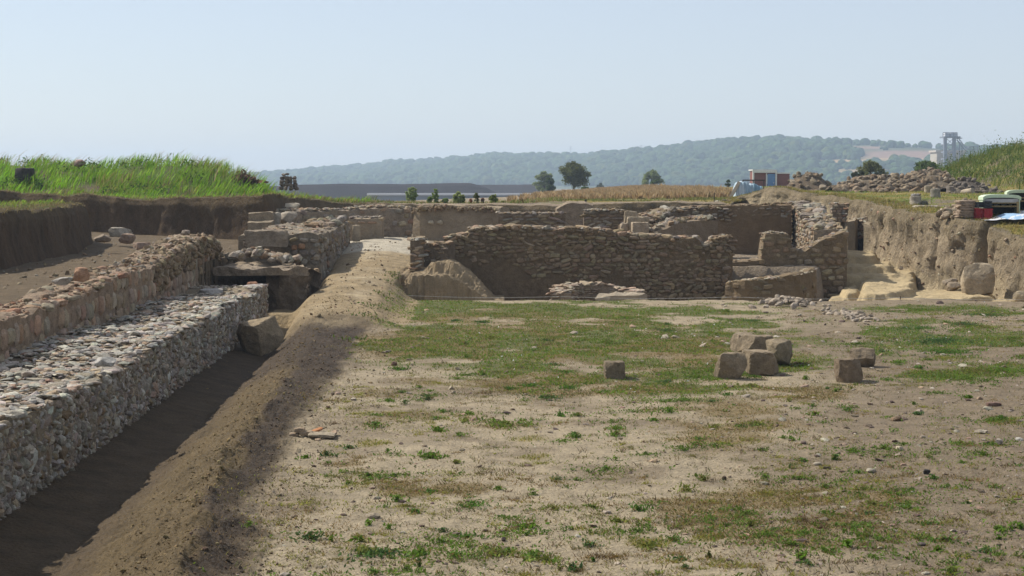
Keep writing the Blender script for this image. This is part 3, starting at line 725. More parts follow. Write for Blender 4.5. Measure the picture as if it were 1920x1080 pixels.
# top earth strip behind
t = thing('earth_block', 'dark fronted block of earth rising above the second row of walls', 'ruin')
P3 = wp([(1044, 392, 66), (1062, 381, 66), (1098, 381, 66), (1112, 385, 66)], 66, 1.0)
core(P3, 2.2, 'wall_core', M_MORTAR, t, (.27, .215, .155), amp=.08, seed=38, rows=9)

def stone_wall(name, label, path, wid, cols, sl, sh, seed, tint=E_BR, amp=.06, ncap=150, capsz=(.06, .15), prob=.93, jit=.4, zmin=None, tm=None, back=False, dep=.18, keep=None, gap=.92):
    r = np.random.default_rng(seed); t = thing(name, label, 'wall')
    core(path, wid, 'wall_core', M_MORTAR, t, tint, amp=amp, seed=seed, cols=6, rows=9)
    b = Batch(); facing(b, path, sl, sh, dep, cols, r, jit=jit, prob=prob, zmin=zmin, tm=tm, keep=keep, gap=gap)
    if back: facing(b, path, sl, sh, dep, cols, r, jit=jit, prob=prob, side=-1, wid=wid)
    b.build('stone_facing', M_STONE, t)
    b = Batch(); capping(b, path, wid, ncap, capsz, cols, r, flat=.45, lift=.03, tilt=.3, o0=-.03); b.build('top_rubble', M_STONE, t)
    return t
stone_wall('stacked_wall', 'thin dark stacked stone wall in the middle of the second row of walls', wp([(934, 401), (990, 402), (1060, 402)], 61.5, 1.3), .8, GREY + BROWN, (.25, .6), (.08, .16), 41, ncap=110)
stone_wall('stacked_wall', 'broken stacked stone wall between dark earth block and upright cut blocks', wp([(1095, 397, 60.5), (1150, 396, 60.5), (1176, 398, 60.5)], 60.5, 1.2), .8, GREY + BROWN, (.2, .5), (.08, .16), 42, ncap=110)
stone_wall('rubble_wall', 'tumbled pale rubble slope of a broken wall right of upright cut blocks', wp([(1212, 424, 58.5), (1235, 410, 59), (1260, 400, 59.5), (1290, 393, 60), (1325, 392, 60)], 60, .9), 1.3, GREY + BROWN, (.15, .4), (.08, .17), 43, ncap=200, capsz=(.08, .24), jit=.9, amp=.14)
# rear plastered wall R6
t = thing('plastered_wall', 'tall dark plastered rear wall with ragged stone upper edge behind the pillar stub', 'wall')
P6 = wp([(1270, 392, 64.5), (1330, 389, 64), (1400, 388, 64), (1484, 384, 64)], 64, .5)
core(P6, 1.6, 'wall_core', M_CLAY, t, (.2, .145, .092), amp=.12, seed=45, rows=14, fr=1.0)
r = np.random.default_rng(45); b = Batch(); facing(b, P6, (.15, .4), (.08, .15), .3, BROWN + GREY, r, jit=.6, prob=.9, keep=lambda u, z: z > 2.18 + .12 * math.sin(u * 2.3)); b.build('stone_facing', M_STONE, t)
b = Batch(); capping(b, P6, .8, 160, (.05, .13), BROWN, r, lift=.05); b.build('top_rubble', M_STONE, t)
t = thing('earth_wall', 'low bulging earth wall with overhanging stones left of the plastered wall', 'wall')
P6b = wp([(1225, 436, 57.2), (1260, 425, 57.6), (1300, 415, 58), (1345, 412, 58.4)], 58, .5)
core(P6b, 1.2, 'wall_core', M_CLAY, t, (.24, .185, .13), amp=.12, seed=46, rows=9)
b = Batch(); capping(b, P6b, 1.2, 120, (.08, .2), GREY + BROWN, r, lift=.05, flat=.6, tilt=.5); b.build('top_rubble', M_STONE, t)

# main dry stone wall
MWP = wp([(832, 449), (846, 446), (879, 445), (883, 432), (905, 430), (960, 429), (1000, 429), (1040, 432), (1090, 430), (1130, 434), (1165, 440), (1215, 445), (1232, 444), (1260, 447), (1308, 448), (1318, 463), (1332, 462), (1340, 448), (1374, 446)], 53, -1.4)
t = thing('dry_stone_wall', 'large brown dry stone wall in shade across the back of the grass field', 'wall')
core(MWP, .95, 'wall_core', M_MORTAR, t, (.175, .13, .084), step=.11, amp=.06, rows=22, cols=6, seed=51, fr=1.2)
r = np.random.default_rng(51); b = Batch()
def low_plaster(u, z):
    lim = .3 + .3 * math.sin(u * 1.1 + .5) + .18 * math.sin(u * 3.7) if u < 6.2 else -9
    return z > lim + (.45 if u < 4.0 else 0)
MWC = BROWN + [(.27, .21, .135), (.25, .195, .13), (.28, .21, .135)]
facing(b, MWP, (.13, .4), (.08, .175), .22, MWC, r, jit=.6, prob=.97, keep=low_plaster, gap=.97, pro=1.1)
facing(b, MWP, (.1, .25), (.07, .12), .18, MWC, r, jit=.6, prob=.45, keep=low_plaster)
b.build('stone_facing', M_STONE, t)
b = Batch(); capping(b, MWP, .95, 420, (.06, .16), WARM + GREY, r, flat=.5, lift=.03, tilt=.3, o0=-.03); capping(b, MWP, .5, 70, (.14, .26), WARM + BROWN, r, flat=.5, lift=.0, tilt=.15, tm=BLOCK, o0=0)
b.build('top_rubble', M_STONE, t)

# corner: pillar stub, front piece rising to the right, wing going back
CWP = wp([(1368, 492), (1400, 491), (1428, 488), (1433, 440), (1448, 437), (1478, 440), (1484, 462), (1492, 471), (1510, 470), (1530, 458), (1548, 448), (1586, 434), (1589, 436)], 54.6, -1.4)
t = thing('corner_wall', 'ruined corner wall with narrow pillar stub and notched stepped top', 'wall')
core(CWP, .85, 'wall_core', M_MORTAR, t, (.21, .16, .105), step=.07, amp=.06, rows=20, cols=5, seed=55, fr=1.4)
r = np.random.default_rng(55); b = Batch()
facing(b, CWP, (.18, .5), (.12, .26), .2, BROWN + [(.33, .26, .18)], r, jit=.35, prob=.93, keep=lambda u, z: u > .9)
b.build('stone_facing', M_STONE, t)
b = Batch(); capping(b, CWP, .85, 150, (.05, .13), WARM + GREY, r, flat=.4, lift=.02, tilt=.25); b.build('top_rubble', M_STONE, t)
WWP = [(11.25, 55.3, .2, 1.9), (11.5, 58, .3, 2.0), (11.75, 60.5, .4, 2.2), (12.05, 63, .5, 2.5), (12.3, 66, .6, 2.66)]
t = thing('wing_wall', 'lit rubble topped wing wall running back from the ruined corner', 'wall')
core(WWP, .95, 'wall_core', M_MORTAR, t, (.29, .235, .17), amp=.06, seed=57, rows=12, cols=6)
b = Batch(); facing(b, WWP, (.15, .4), (.1, .2), .18, WARM + GREY, r, jit=.5, prob=.9); facing(b, WWP, (.14, .36), (.09, .17), .2, WARM + GREY + BROWN, r, jit=.5, prob=.95, side=-1, wid=.95); b.build('stone_facing', M_STONE, t)
b = Batch(); capping(b, WWP, 1.0, 420, (.07, .2), GREY + BROWN + [(.27, .26, .2)], r, flat=.5, lift=.04, tilt=.45, tm=ROCK1, o0=-.05); capping(b, WWP, .9, 50, (.15, .28), GREY, r, flat=.5, lift=.06, tilt=.3, tm=ROCK); b.build('top_rubble', M_STONE, t)

# curved low clay wall in front of the corner
t = thing('curved_wall', 'low curved clay coated wall with pale top edge in front of the corner wall', 'wall')
LC = [(X(1362, 50.4), 50.6, -1.2, Z(531, 50.6)), (X(1395, 50.2), 50.2, -1.2, Z(526, 50.2)), (X(1440, 50.1), 50.1, -1.2, Z(523, 50.1)), (X(1485, 50.5), 50.5, -1.2, Z(518, 50.5)), (X(1522, 51.2), 51.2, -1.2, Z(511, 51.2)), (X(1533, 52.2), 52.2, -1.2, Z(505, 52.2))]
core(LC, .4, 'wall_core', M_CLAY, t, (.215, .16, .1), amp=.1, seed=59, rows=14, cols=4, fr=2.6)
b = Batch(); facing(b, LC, (.14, .4), (.1, .2), .16, [(.22, .165, .1), (.19, .14, .088), (.25, .19, .12)], r, jit=.6, prob=.4, pro=1.25); b.build('stone_facing', M_STONE, t)
b = Batch(); capping(b, LC, .4, 190, (.04, .13), [(.42, .35, .25), (.38, .31, .23)], r, flat=.35, lift=.0, tilt=.25); b.build('top_rubble', M_STONE, t)
# short walls at the left end of the main wall
stone_wall('brick_wall', 'short low brick wall capped with flat stones left of the large dry stone wall', wp([(796, 463, 52.6), (815, 460, 52.6), (834, 459, 52.4)], 52.6, -.3), .6, BROWN + WARM, (.15, .3), (.06, .09), 61, ncap=40, capsz=(.08, .18))
stone_wall('stone_pier', 'small stack of flat stones at the edge of the ramp above the earth steps', wp([(769, 452, 52.2), (795, 451, 52.2)], 52.2, .6), .9, PALE[:3] + WARM, (.2, .4), (.06, .1), 62, ncap=40, capsz=(.08, .18))
# earth fillet beside the main wall's left part
# foundation heap at the field's edge
r = np.random.default_rng(66); t = thing('foundation', 'round stone foundation ruin with pale mortar slab at the edge of the grass', 'ruin')
FD = [(1.78, 49.6, -.3, .12), (1.85, 50.4, -.3, .3), (2.3, 51.0, -.3, .36), (2.9, 51.1, -.3, .3), (3.4, 50.9, -.3, .18), (3.8, 50.5, -.3, .12)]
core(FD, .55, 'wall_core', M_MORTAR, t, (.3, .235, .17), amp=.06, seed=66, crown=.02)
b = Batch(); facing(b, FD, (.15, .36), (.05, .08), .3, [(.44, .36, .27), (.4, .31, .22), (.36, .27, .19)], r, jit=.3, tm=BLOCK1); capping(b, FD, .6, 130, (.08, .2), [(.46, .38, .29), (.4, .31, .22), (.38, .28, .2)], r, flat=.25, lift=.02, tilt=.25)
facing(b, FD, (.15, .36), (.05, .08), .3, [(.42, .34, .25), (.36, .28, .2)], r, jit=.3, tm=BLOCK1, side=-1, wid=.55)
b.build('stone_facing', M_STONE, t)
core([(2.55, 49.45, -.25, .06), (3.2, 49.3, -.25, .13), (3.9, 49.4, -.25, .1), (4.15, 49.7, -.25, .12)], .75, 'mortar_slab', M_CLAY, t, (.36, .3, .225), amp=.1, seed=67, rows=3, fr=2.5)
# masonry remains in the top of the right bank
for lb, pts, Y in (('stub of stone masonry showing in the cut bank behind the wing wall', [(1560, 384, 70), (1578, 383, 70), (1602, 386, 69.6)], 70), ('small jamb of stacked stones beside the dark niche in the tan bank', [(1606, 413, 66.2), (1626, 409, 65.6)], 66)):
    stone_wall('masonry_stub', lb, wp(pts, Y, Z(pts[0][1], Y) - .75), .6, WARM + PALE[:2], (.15, .35), (.08, .15), 70 + int(pts[0][0]) % 7, ncap=40)
# dark niche cut in the bank: two earth jambs, and a near-black panel painted as the gap's shade
t = thing('bank_niche', 'narrow dark doorway niche cut into the tan earth bank behind the steps', 'niche')
core([(X(1590, 65.3), 65.4, .5, 2.0), (X(1603, 65.3), 65.3, .5, 2.05)], .9, 'jamb', M_CLAY, t, (.33, .27, .19), amp=.05, seed=81, rows=10)
core([(X(1620, 64.8), 64.9, .5, 1.95), (X(1634, 64.5), 64.5, .5, 1.8)], .8, 'jamb', M_CLAY, t, (.33, .27, .19), amp=.06, seed=82, rows=10)
b = Batch(); b.box((X(1611, 66), 66.3, 1.25), (.5, .12, 1.6), (.045, .035, .028)); b.build('shade_panel', M_CLAY, t)
# ------------------------------------------------------------------ wooded hill
HP = np.array([(-400, 345), (150, 341), (330, 336), (420, 331), (470, 328), (520, 326), (560, 322), (640, 315), (700, 310), (740, 304), (800, 303), (860, 298), (930, 292), (1000, 293), (1060, 293), (1100, 294), (1130, 290), (1200, 285), (1260, 280), (1300, 275), (1380, 267), (1440, 264), (1500, 267), (1560, 269), (1600, 268.5), (1650, 271.5), (1700, 274), (1760, 278), (1830, 282), (1920, 287), (2100, 300), (2500, 330)], float)
def hill_y(px): return np.interp(px, [0, 420, 1000, 1400, 1900, 2500], [2700, 2600, 2200, 1850, 1500, 1400])
def hill_z(px, t):
    """t 0 foot .. 1 crest .. >1 behind"""
    yr = hill_y(px); zc = H - (np.interp(px, HP[:, 0], HP[:, 1]) + np.interp(px, [1570, 1640], [5, 1.5]) - 345) / F * yr
    Y = yr * (.70 + .30 * t)
    x = (px - CX) / F * Y
    g = fbm2(x, Y * .6, 160, 4, 91) - .5
    up = np.where(t <= 1, np.sin(np.clip(t, 0, 1) * math.pi / 2) ** 1.25, 1 - .5 * (t - 1) ** 2 * 6)
    z = -1.2 + (zc + 1.2) * up + g * 16 * np.clip(t, 0, 1) * np.clip(1 - t, 0, 1) * 3
    return x, Y, z
def field_patch(px, py):
    """bare fields on the hill's right flank"""
    a = np.exp(-((px - 1695) / 78) ** 4 - ((py - 291.5) / 9.0) ** 4)
    b = np.exp(-((px - 1590) / 85) ** 4 - ((py - 302.5) / 3.2) ** 4)
    c = np.exp(-((px - 1620) / 40) ** 4 - ((py - 277) / 2.5) ** 4)
    d = np.exp(-((px - 1600) / 130) ** 4 - ((py - 322) / 6) ** 4) * .5
    return np.maximum(np.maximum(a, b), np.maximum(c, d))
def hill():
    pxs = np.linspace(-400, 2500, 420); ts = np.concatenate([np.linspace(0, 1, 46), np.linspace(1.03, 1.35, 8)])
    a, t = np.meshgrid(pxs, ts, indexing='ij'); x, y, z = hill_z(a.ravel(), t.ravel())
    px, py = proj(x, y, z)
    f = field_patch(px, py) * (t.ravel() <= 1)
    g = fbm2(x, y, 60, 3, 95)[:, None]
    c = lerp(np.array([.07, .085, .035]) * (.8 + .4 * g), np.where(py[:, None] > 297, np.array([.42, .29, .16]), np.array([.27, .175, .125])), np.clip(f * 1.3, 0, 1)[:, None])
    tag(mesh_np('hill', np.stack([x, y, z], 1), [grid_faces(len(pxs), len(ts))], M_FAR, None, c, True), kind='structure')
    r = np.random.default_rng(77); n = 27000
    px0 = r.uniform(330, 2050, n); t0 = np.concatenate([r.uniform(.08, 1.0, n - 2500), r.uniform(.97, 1.02, 2500)])
    x, y, z = hill_z(px0, t0); px, py = proj(x, y, z); ok = (field_patch(px, py) < .35) & (field_patch(px, py - 5) < .4)
    # thinner wood on the right flank
    thin = (px > 1560) & (r.random(n) < .55) & (fbm2(x, y, 70, 3, 97) < .52) & (t0 < .99)
    bald = (px > 1592) & (py < 284) & (r.random(n) < .94)
    ok &= ~thin & ~bald
    x, y, z, px0 = x[ok], y[ok], z[ok], px0[ok]; m = len(x)
    s = r.lognormal(0, .33, m) * 3.1 * np.interp(px0, [400, 1500, 1900], [1.05, 1, .8])
    s = np.minimum(s, 6.5)
    cl = fbm2(x, y, 90, 3, 98)
    col = np.array([(.042, .072, .022)]) * (.65 + .8 * cl[:, None]) * (1 + r.uniform(-.3, .3, (m, 1))) + (r.random((m, 1)) < .1) * np.array([[.03, .02, .0]])
    b = Batch(); tm = [rock_t(2, 700 + i, 2, 0, .28, .8, 1) for i in range(6)]
    scatter(b, tm, np.stack([x, y, z + s * .45], 1), np.stack([s, s, s * r.uniform(.7, 1.1, m)], 1), rand_rot(m, r, .2), col, r)
    tag(b.build('wood', M_FAR), 'hazy blue green wood covering the long hill', 'wood', kind='stuff')
hill()

def leaf_cloud(b, cen, n, rad, size, col, r, flat=.8, shell=.55):
    """n leaf sprays spread through an uneven blob"""
    d = r.normal(size=(n, 3)); d /= np.linalg.norm(d, axis=1)[:, None]
    rr = (shell + (1 - shell) * r.random(n)) * r.uniform(.75, 1.12, n)
    p = np.asarray(cen) + d * rr[:, None] * np.array([rad, rad, rad * flat])
    leaves(b, p, size, col, r)
def leaves(b, p, size, col, r, up=0.0):
    n = len(p); s = r.uniform(.6, 1.3, n) * size
    a = r.normal(size=(n, 3)); a[:, 2] += up; a /= np.linalg.norm(a, axis=1)[:, None]
    c = np.cross(a, r.normal(size=(n, 3))); c /= np.linalg.norm(c, axis=1)[:, None]
    L, W = a * s[:, None], c * (s * .42)[:, None]
    V = np.stack([p - L * .5, p + W * .5, p + L * .5, p - W * .5], 1).reshape(-1, 3)
    f = np.arange(n * 4).reshape(n, 4)
    b.raw(V, [f], np.repeat(np.asarray(col), 4, 0) if np.ndim(col) > 1 else col)
def tree(name, label, base, h, w, seed, col, nclump=22, nleaf=140, leaf=.5, trunk_h=.25, cat='tree', group=None, droop=.75, low=.25, trunk_r=.03):
    r = np.random.default_rng(seed); t = thing(name, label, cat, base, 0, group)
    bt = Batch(); th = h * trunk_h
    top = np.array([r.normal(0, .04 * h), 0, h * .72])
    bt.tube([(0, 0, -.7), (r.normal(0, .01 * h), 0, th * .5), (top[0] * .4, 0, th), tuple(top)], np.array([1.15, 1, .8, .2]) * h * trunk_r, (.1, .075, .055))
    bc = Batch()
    for k in range(nclump):
        zf = low + (1 - low) * r.random() ** (.8 if cat == 'tree' else 1.15)
        env = 1.0 * math.sin(min(1, (1.04 - zf) / .42) * math.pi / 2) * (.55 + .45 * min(1, (zf - low) / .25 + .35))
        an = r.uniform(0, 2 * math.pi); rd = env * w / 2 * math.sqrt(r.uniform(.15, 1)) * .85
        c = np.array([math.cos(an) * rd, math.sin(an) * rd, zf * h])
        if k < 9: bt.tube([(top[0] * .3, 0, th * r.uniform(.7, 1.2)), tuple(c * np.array([.5, .5, .8])), tuple(c)], np.array([.5, .3, .1]) * h * trunk_r, (.1, .075, .055), 5)
        cr = w * r.uniform(.07, .19); m = int(nleaf * r.uniform(.6, 1.3))
        tn = np.array(col) * r.uniform(.75, 1.3) * (1 + r.uniform(-.2, .2, (m, 1)))
        leaf_cloud(bc, c, m, cr, leaf, tn, r, droop, .3)
    bt.build('trunk', M_BARK, t); bc.build('crown', M_LEAF, t)
    return t
def far_tree(name, label, px, ytop, ybase, wpx, Y, seed, col, **k):
    zb, zt = Z(ybase, Y), Z(ytop, Y)
    return tree(name, label, (X(px, Y), Y, zb), zt - zb, wpx / F * Y, seed, col, **k)
GT = 'trees beyond the dry cornfield'
far_tree('tree', 'dark round broad crowned tree standing alone beyond the dry cornfield', 1075, 308, 364, 68, 210, 1, (.12, .13, .048), nclump=64, nleaf=95, leaf=.34, group=GT, low=.28, trunk_h=.3)
far_tree('tree', 'paler hazy rounded tree left of the dark round tree', 1020, 323, 366, 40, 300, 2, (.24, .28, .13), nclump=40, nleaf=100, leaf=.5, group=GT, low=.1)
far_tree('tree', 'small green pointed tree in front of the paler hazy tree', 1030, 334, 364, 24, 230, 3, (.06, .085, .03), nclump=26, nleaf=120, leaf=.4, group=GT, low=.08)
far_tree('tree', 'grey green tree standing alone right of the round dark tree', 1221, 322, 360, 42, 290, 4, (.21, .25, .11), nclump=40, nleaf=100, leaf=.45, group=GT, low=.12)
far_tree('bush', 'light green bush beside the foot of the grey green tree', 1229, 337, 359, 22, 240, 5, (.085, .12, .035), nclump=20, nleaf=100, leaf=.4, group=GT, cat='bush', low=.08)
far_tree('bush', 'small bright bush right of the dark round tree', 1098, 349, 362, 17, 205, 6, (.1, .15, .04), nclump=14, nleaf=90, leaf=.3, group=GT, cat='bush', low=.05)
far_tree('bush', 'faint hazy bush between the dark round tree and the lone grey green tree', 1126, 343, 360, 20, 420, 7, (.08, .1, .05), nclump=16, nleaf=90, leaf=.6, group=GT, cat='bush', low=.05)
far_tree('tree', 'lone round tree on the bare crest of the hill', 1616, 262, 275, 15, 1640, 8, (.045, .06, .03), nclump=16, nleaf=80, leaf=2.2, low=.15)
far_tree('bush', 'small dark bush on the hill crest right of the lone round tree', 1648, 270, 276, 5, 1610, 9, (.045, .06, .03), nclump=6, nleaf=40, leaf=1.4, cat='bush', low=.1)
for i, (a, c, d) in enumerate([(1708, 274, 8), (1725, 273, 10), (1738, 277, 8)]):
    far_tree('bush', ['leftmost of three small trees on the hill crest left of the plant tower', 'tallest of three small trees on the hill crest left of the plant tower', 'rightmost of three small trees on the hill crest left of the plant tower'][i], a, c, 284, d, 1560, 12 + i, (.045, .06, .03), nclump=10, nleaf=50, leaf=1.6, cat='bush', low=.05, group='small trees on the hill crest')
far_tree('bush', 'dark green bush behind the rubble heap on the right', 1632, 305, 335, 56, 150, 16, (.17, .18, .07), nclump=36, nleaf=110, leaf=.26, cat='bush', low=.0)
far_tree('bush', 'low bush at the left end of the long rubble heap', 1608, 322, 338, 34, 140, 17, (.06, .065, .028), nclump=20, nleaf=120, leaf=.26, cat='bush', low=.0)
far_tree('bush', 'low dark bush at the foot of the grassy mound on the right', 1737, 305, 322, 52, 160, 18, (.11, .15, .05), nclump=26, nleaf=130, leaf=.3, cat='bush', low=.0)
far_tree('bush', 'small green shrub left of the blue tarpaulin at the edge of the corn', 1364, 336, 350, 12, 170, 19, (.08, .11, .035), nclump=10, nleaf=80, leaf=.25, cat='bush', low=.0)
bl = [(772, 349, 376, 28, 'rounded grey green bush, leftmost before the pale channel wall', (0.313, 0.373, 0.175)), (817, 352, 380, 17, 'slim green upright bush before the pale channel wall', (0.274, 0.352, 0.128)), (806, 368, 379, 12, 'tiny bush left of the slim upright bush', (0.274, 0.352, 0.138)), (835, 371, 380, 13, 'tiny round bush right of the slim upright bush', (0.274, 0.352, 0.138)),
      (860, 359, 379, 26, 'wide pale bush before the middle of the pale channel wall', (0.373, 0.420, 0.175)), (893, 360, 380, 12, 'thin upright weed bush before the pale channel wall', (0.175, 0.196, 0.078)), (868, 368, 381, 9, 'small bush below the wide pale bush', (0.274, 0.352, 0.117)), (925, 363, 381, 20, 'dark olive bush at right of the row before the pale channel wall', (0.255, 0.294, 0.099)),
      (905, 371, 381, 6, 'reddish brown dry dock stalk, right of the thin weed', (0.313, 0.157, 0.099)), (883, 373, 381, 6, 'reddish dry dock stalk left of the thin weed', (0.313, 0.157, 0.099)), (853, 371, 381, 8, 'small yellow green weed left of the wide pale bush', (0.196, 0.216, 0.078)), (962, 377, 382, 8, 'tiny green weed on the rear earth edge', (0.157, 0.196, 0.059)), (977, 372, 383, 10, 'dry brown weed on the rear earth edge', (0.294, 0.216, 0.117)), (943, 377, 382, 7, 'tiny low weed right of the dark olive bush', (0.157, 0.196, 0.059))]
for i, (a, c, d, wd, lb, cl) in enumerate(bl):
    Yb = 77.5
    far_tree('bush', lb, a, c + (d - c) * .12, d, wd * .92, Yb, 30 + i, cl, trunk_r=.012, nclump=int(12 + wd * 1.3), nleaf=80, leaf=.09, cat='bush', low=.0, group='bushes behind the rear walls')

# ------------------------------------------------------------------ industry in the distance
def heap(name, label, pts, Y, zb, depth, seed, col):
    """long dark spoil bank: crest outline in pixels at depth Y"""
    p = np.array([(X(a, Y), Y, zb, Z(b, Y)) for a, b in pts])
    q, s = resample(p, 4.0); n = len(q); rows = []
    for off, f in [(-1.4, 0), (-1.1, .25), (-.75, .55), (-.35, .86), (-.08, 1), (.5, 1.0), (1.5, .6), (2.5, 0)]:
        hgt = q[:, 3] - q[:, 2]
        z = q[:, 2] + hgt * f + (fbm2(s, 0 * s + off * 9, 6, 3, seed) - .5) * .5 * f
        rows.append(np.stack([q[:, 0], q[:, 1] + off * depth, z], 1))
    V = np.stack(rows, 1); c = np.array(col) * (.8 + .4 * fbm2(V.reshape(-1, 3)[:, 0], V.reshape(-1, 3)[:, 1], 7, 3, seed))[:, None]
    return tag(mesh_np(name, V.reshape(-1, 3), [grid_faces(n, 8)], M_RIM, None, c, False), kind='structure')
heap('spoil_embankment', '', [(430, 352), (520, 349), (575, 345.5), (640, 344.5), (720, 345.5), (800, 344), (890, 342.5), (897, 342.5), (925, 361), (935, 363)], 460, -1.2, 5, 4, (.045, .038, .038))
heap('spoil_embankment', '', [(880, 347), (960, 346.5), (1000, 345.5), (1020, 347), (1040, 363)], 560, -1.2, 5, 5, (.055, .047, .047))
t = thing('channel_wall', 'long low pale grey channel wall with white top edge below the dark embankment', 'wall')
b = Batch(); yb = 400
b.box(((X(690, yb) + X(1000, yb)) / 2, yb, Z(372, yb)), (X(1000, yb) - X(690, yb), 3, Z(366, yb) - Z(384, yb)), (.36, .38, .42)); b.build('wall_face', plain('grey_concrete', (.33, .35, .39), .8), t)
b = Batch(); b.box(((X(690, yb) + X(1000, yb)) / 2, yb - .4, Z(364.2, yb)), (X(1000, yb) - X(690, yb), 4, .5)); b.build('coping', plain('white_concrete', (.72, .73, .75), .8), t)

M_STEEL = plain('grey_steel', (.25, .28, .33), .6); M_CONC = plain('beige_concrete', (.46, .42, .35), .85)
t = thing('plant_tower', 'grey steel industrial tower with twin legs, top machinery and sloping conveyor', 'tower'); Y = 720
def pt(px, py, dy=0): return P(px, py, Y + dy)
for px in (1772, 1789):
    b = Batch()
    for o in (0, 5.0): b.tube([pt(px, 322, o), pt(px, 257, o)], .85, n=8)
    for py in (310, 298, 285, 271): b.box(((pt(px, py)[0]), Y + 2.5, pt(px, py)[2]), (1.0, 5.5, .5))
    b.build('leg', M_STEEL, t)
b = Batch(); b.box((X(1781, Y), Y + 2.5, Z(257, Y)), (7.2, 8, .6)); b.box((X(1797, Y), Y + 2.5, Z(259, Y)), (2.2, 4, .4))
for px in (1768, 1774, 1781, 1788, 1795): b.tube([pt(px, 257), pt(px, 248.5)], .14, n=5)
b.tube([pt(1768, 248.5), pt(1795, 248.5)], .14, n=5); b.tube([pt(1768, 252.5), pt(1795, 252.5)], .1, n=5)
b.build('platform', M_STEEL, t)
b = Batch(); b.box((X(1774, Y), Y + 2, Z(253, Y)), (2.3, 3.5, 1.7)); b.box((X(1786, Y), Y + 2, Z(252.5, Y)), (3.0, 3.5, 1.9)); b.tube([pt(1771, 252, 2), pt(1778, 252, 2)], .9); b.build('machinery', plain('pale_machinery', (.6, .61, .62), .6), t)
b = Batch()
for o in (0, 3): b.tube([pt(1794, 262, o), pt(1809, 281, o)], .28, n=6); b.tube([pt(1797, 259, o), pt(1812, 278, o)], .22, n=6)
for k in range(6): b.tube([pt(1794 + k * 3, 262 + k * 3.8), pt(1797 + k * 3, 259 + k * 3.8)], .12, n=5)
[b.tube([pt(1794 + k * 5, 262 + k * 6.3, -.2), pt(1794 + k * 5, 262 + k * 6.3, 3.2)], .12, n=5) for k in range(4)]
b.build('conveyor', M_STEEL, t)
b = Batch()
for px in (1799, 1804): b.tube([pt(px, 318), pt(px, 266 + (px - 1799) * 1.3)], .25, n=6)
for k in range(4): b.tube([pt(1773, 318 - k * 15), pt(1789, 303 - k * 15)], .13, n=5); b.tube([pt(1789, 318 - k * 15), pt(1773, 303 - k * 15)], .13, n=5)
b.build('bracing', M_STEEL, t)
t = thing('plant_gantry', 'small grey steel gantry right of the industrial tower above the mound', 'gantry'); Y = 730
b = Batch(); b.box((X(1822, Y), Y, Z(275.5, Y)), (5.2, 3, .35)); b.box((X(1820, Y), Y, Z(280, Y)), (5.4, 3, .35)); b.build('deck', M_STEEL, t)
for px in (1812, 1819, 1826, 1833):
    b = Batch(); b.tube([P(px, 298, Y), P(px, 274, Y)], .18, n=6); b.build('post', M_STEEL, t)
t = thing('plant_bunker', 'pale beige concrete bunker block at the foot of the industrial tower', 'building'); Y = 760
b = Batch(); b.box((X(1780, Y), Y + 6, Z(302, Y)), (X(1806, Y) - X(1754, Y), 12, Z(284, Y) - Z(325, Y))); b.box((X(1760, Y), Y - 1, Z(311, Y)), (3.2, 3, 8), taper=1.5); b.build('bunker_wall', M_CONC, t)
b = Batch(); b.box((X(1780, Y), Y + 6, Z(283.4, Y)), (X(1806, Y) - X(1753, Y) + 1, 13, .9)); b.build('roof', plain('dusty_roof', (.5, .45, .38), .85), t)
# lattice masts on the ridge
MASTS = [(1070, 274, 294, 'faint lattice mast on the hill ridge above the round dark tree'), (1202, 272, 287, 'faint lattice mast on the hill ridge above the lone grey green tree'), (1265, 269, 281, 'faint lattice mast on the ridge, right of the other two masts')]
M_MAST = plain('mast_steel', (.3, .31, .33), .6)
for px, a, c, lb in MASTS:
    Y = float(hill_y(px)); t = thing('lattice_mast', lb, 'mast', P(px, c + 4, Y), 0, 'lattice masts on the ridge'); h = (c + 4 - a) / F * Y
    b = Batch(); s = .9
    for sx in (-1, 1):
        for sy in (-1, 1): b.tube([(sx * s, sy * s, -2), (sx * .25, sy * .25, h)], .13, n=4)
    for k in range(5): b.tube([(-s * (1 - k * .15), -s * (1 - k * .15), h * k / 6), (s * (1 - k * .15), -s * (1 - k * .15), h * (k + 1) / 6)], .09, n=4)
    b.build('lattice', M_MAST, t)
    b = Batch()
    for zf, l in ((.72, 2.3), (.84, 2.8), (.95, 2.0)): b.tube([(-l, 0, h * zf), (l, 0, h * zf)], .12, n=4)
    b.build('cross_arm', M_MAST, t)
# ------------------------------------------------------------------ grass, weeds, stubble
def blades(b, p, hgt, wid, col, r, lean=(0.0, 0.0), spread=.35, seg=3, curve=.5):
    """curved grass blades rooted at p"""
    n = len(p); h = r.uniform(.55, 1.15, n) * hgt; an = r.uniform(0, 2 * np.pi, n)
    dx = np.cos(an) * spread + lean[0]; dy = np.sin(an) * spread + lean[1]
    wx = -np.sin(an + r.normal(0, .5, n)) * wid / 2; wy = np.cos(an) * wid / 2
    rows = []
    for k in range(seg):
        f = k / (seg - 1); o = f * (1 - curve) + curve * f * f
        c = np.stack([p[:, 0] + dx * h * o, p[:, 1] + dy * h * o, p[:, 2] - .02 + h * f * (1 - .28 * curve * f)], 1)
        if k == seg - 1: rows += [c]
        else:
            w = np.stack([wx, wy, 0 * wx], 1) * (1 - .4 * f); rows += [c - w, c + w]
    V = np.stack(rows, 1); m = V.shape[1]; base = np.arange(n)[:, None] * m
    q = [base + np.array([[2 * k, 2 * k + 1, 2 * k + 3, 2 * k + 2]]) for k in range(seg - 2)]
    tr = base + np.array([[m - 3, m - 2, m - 1]])
    c = np.asarray(col)
    b.raw(V.reshape(-1, 3), ([np.concatenate(q)] if q else []) + [tr], np.repeat(c, m, 0))
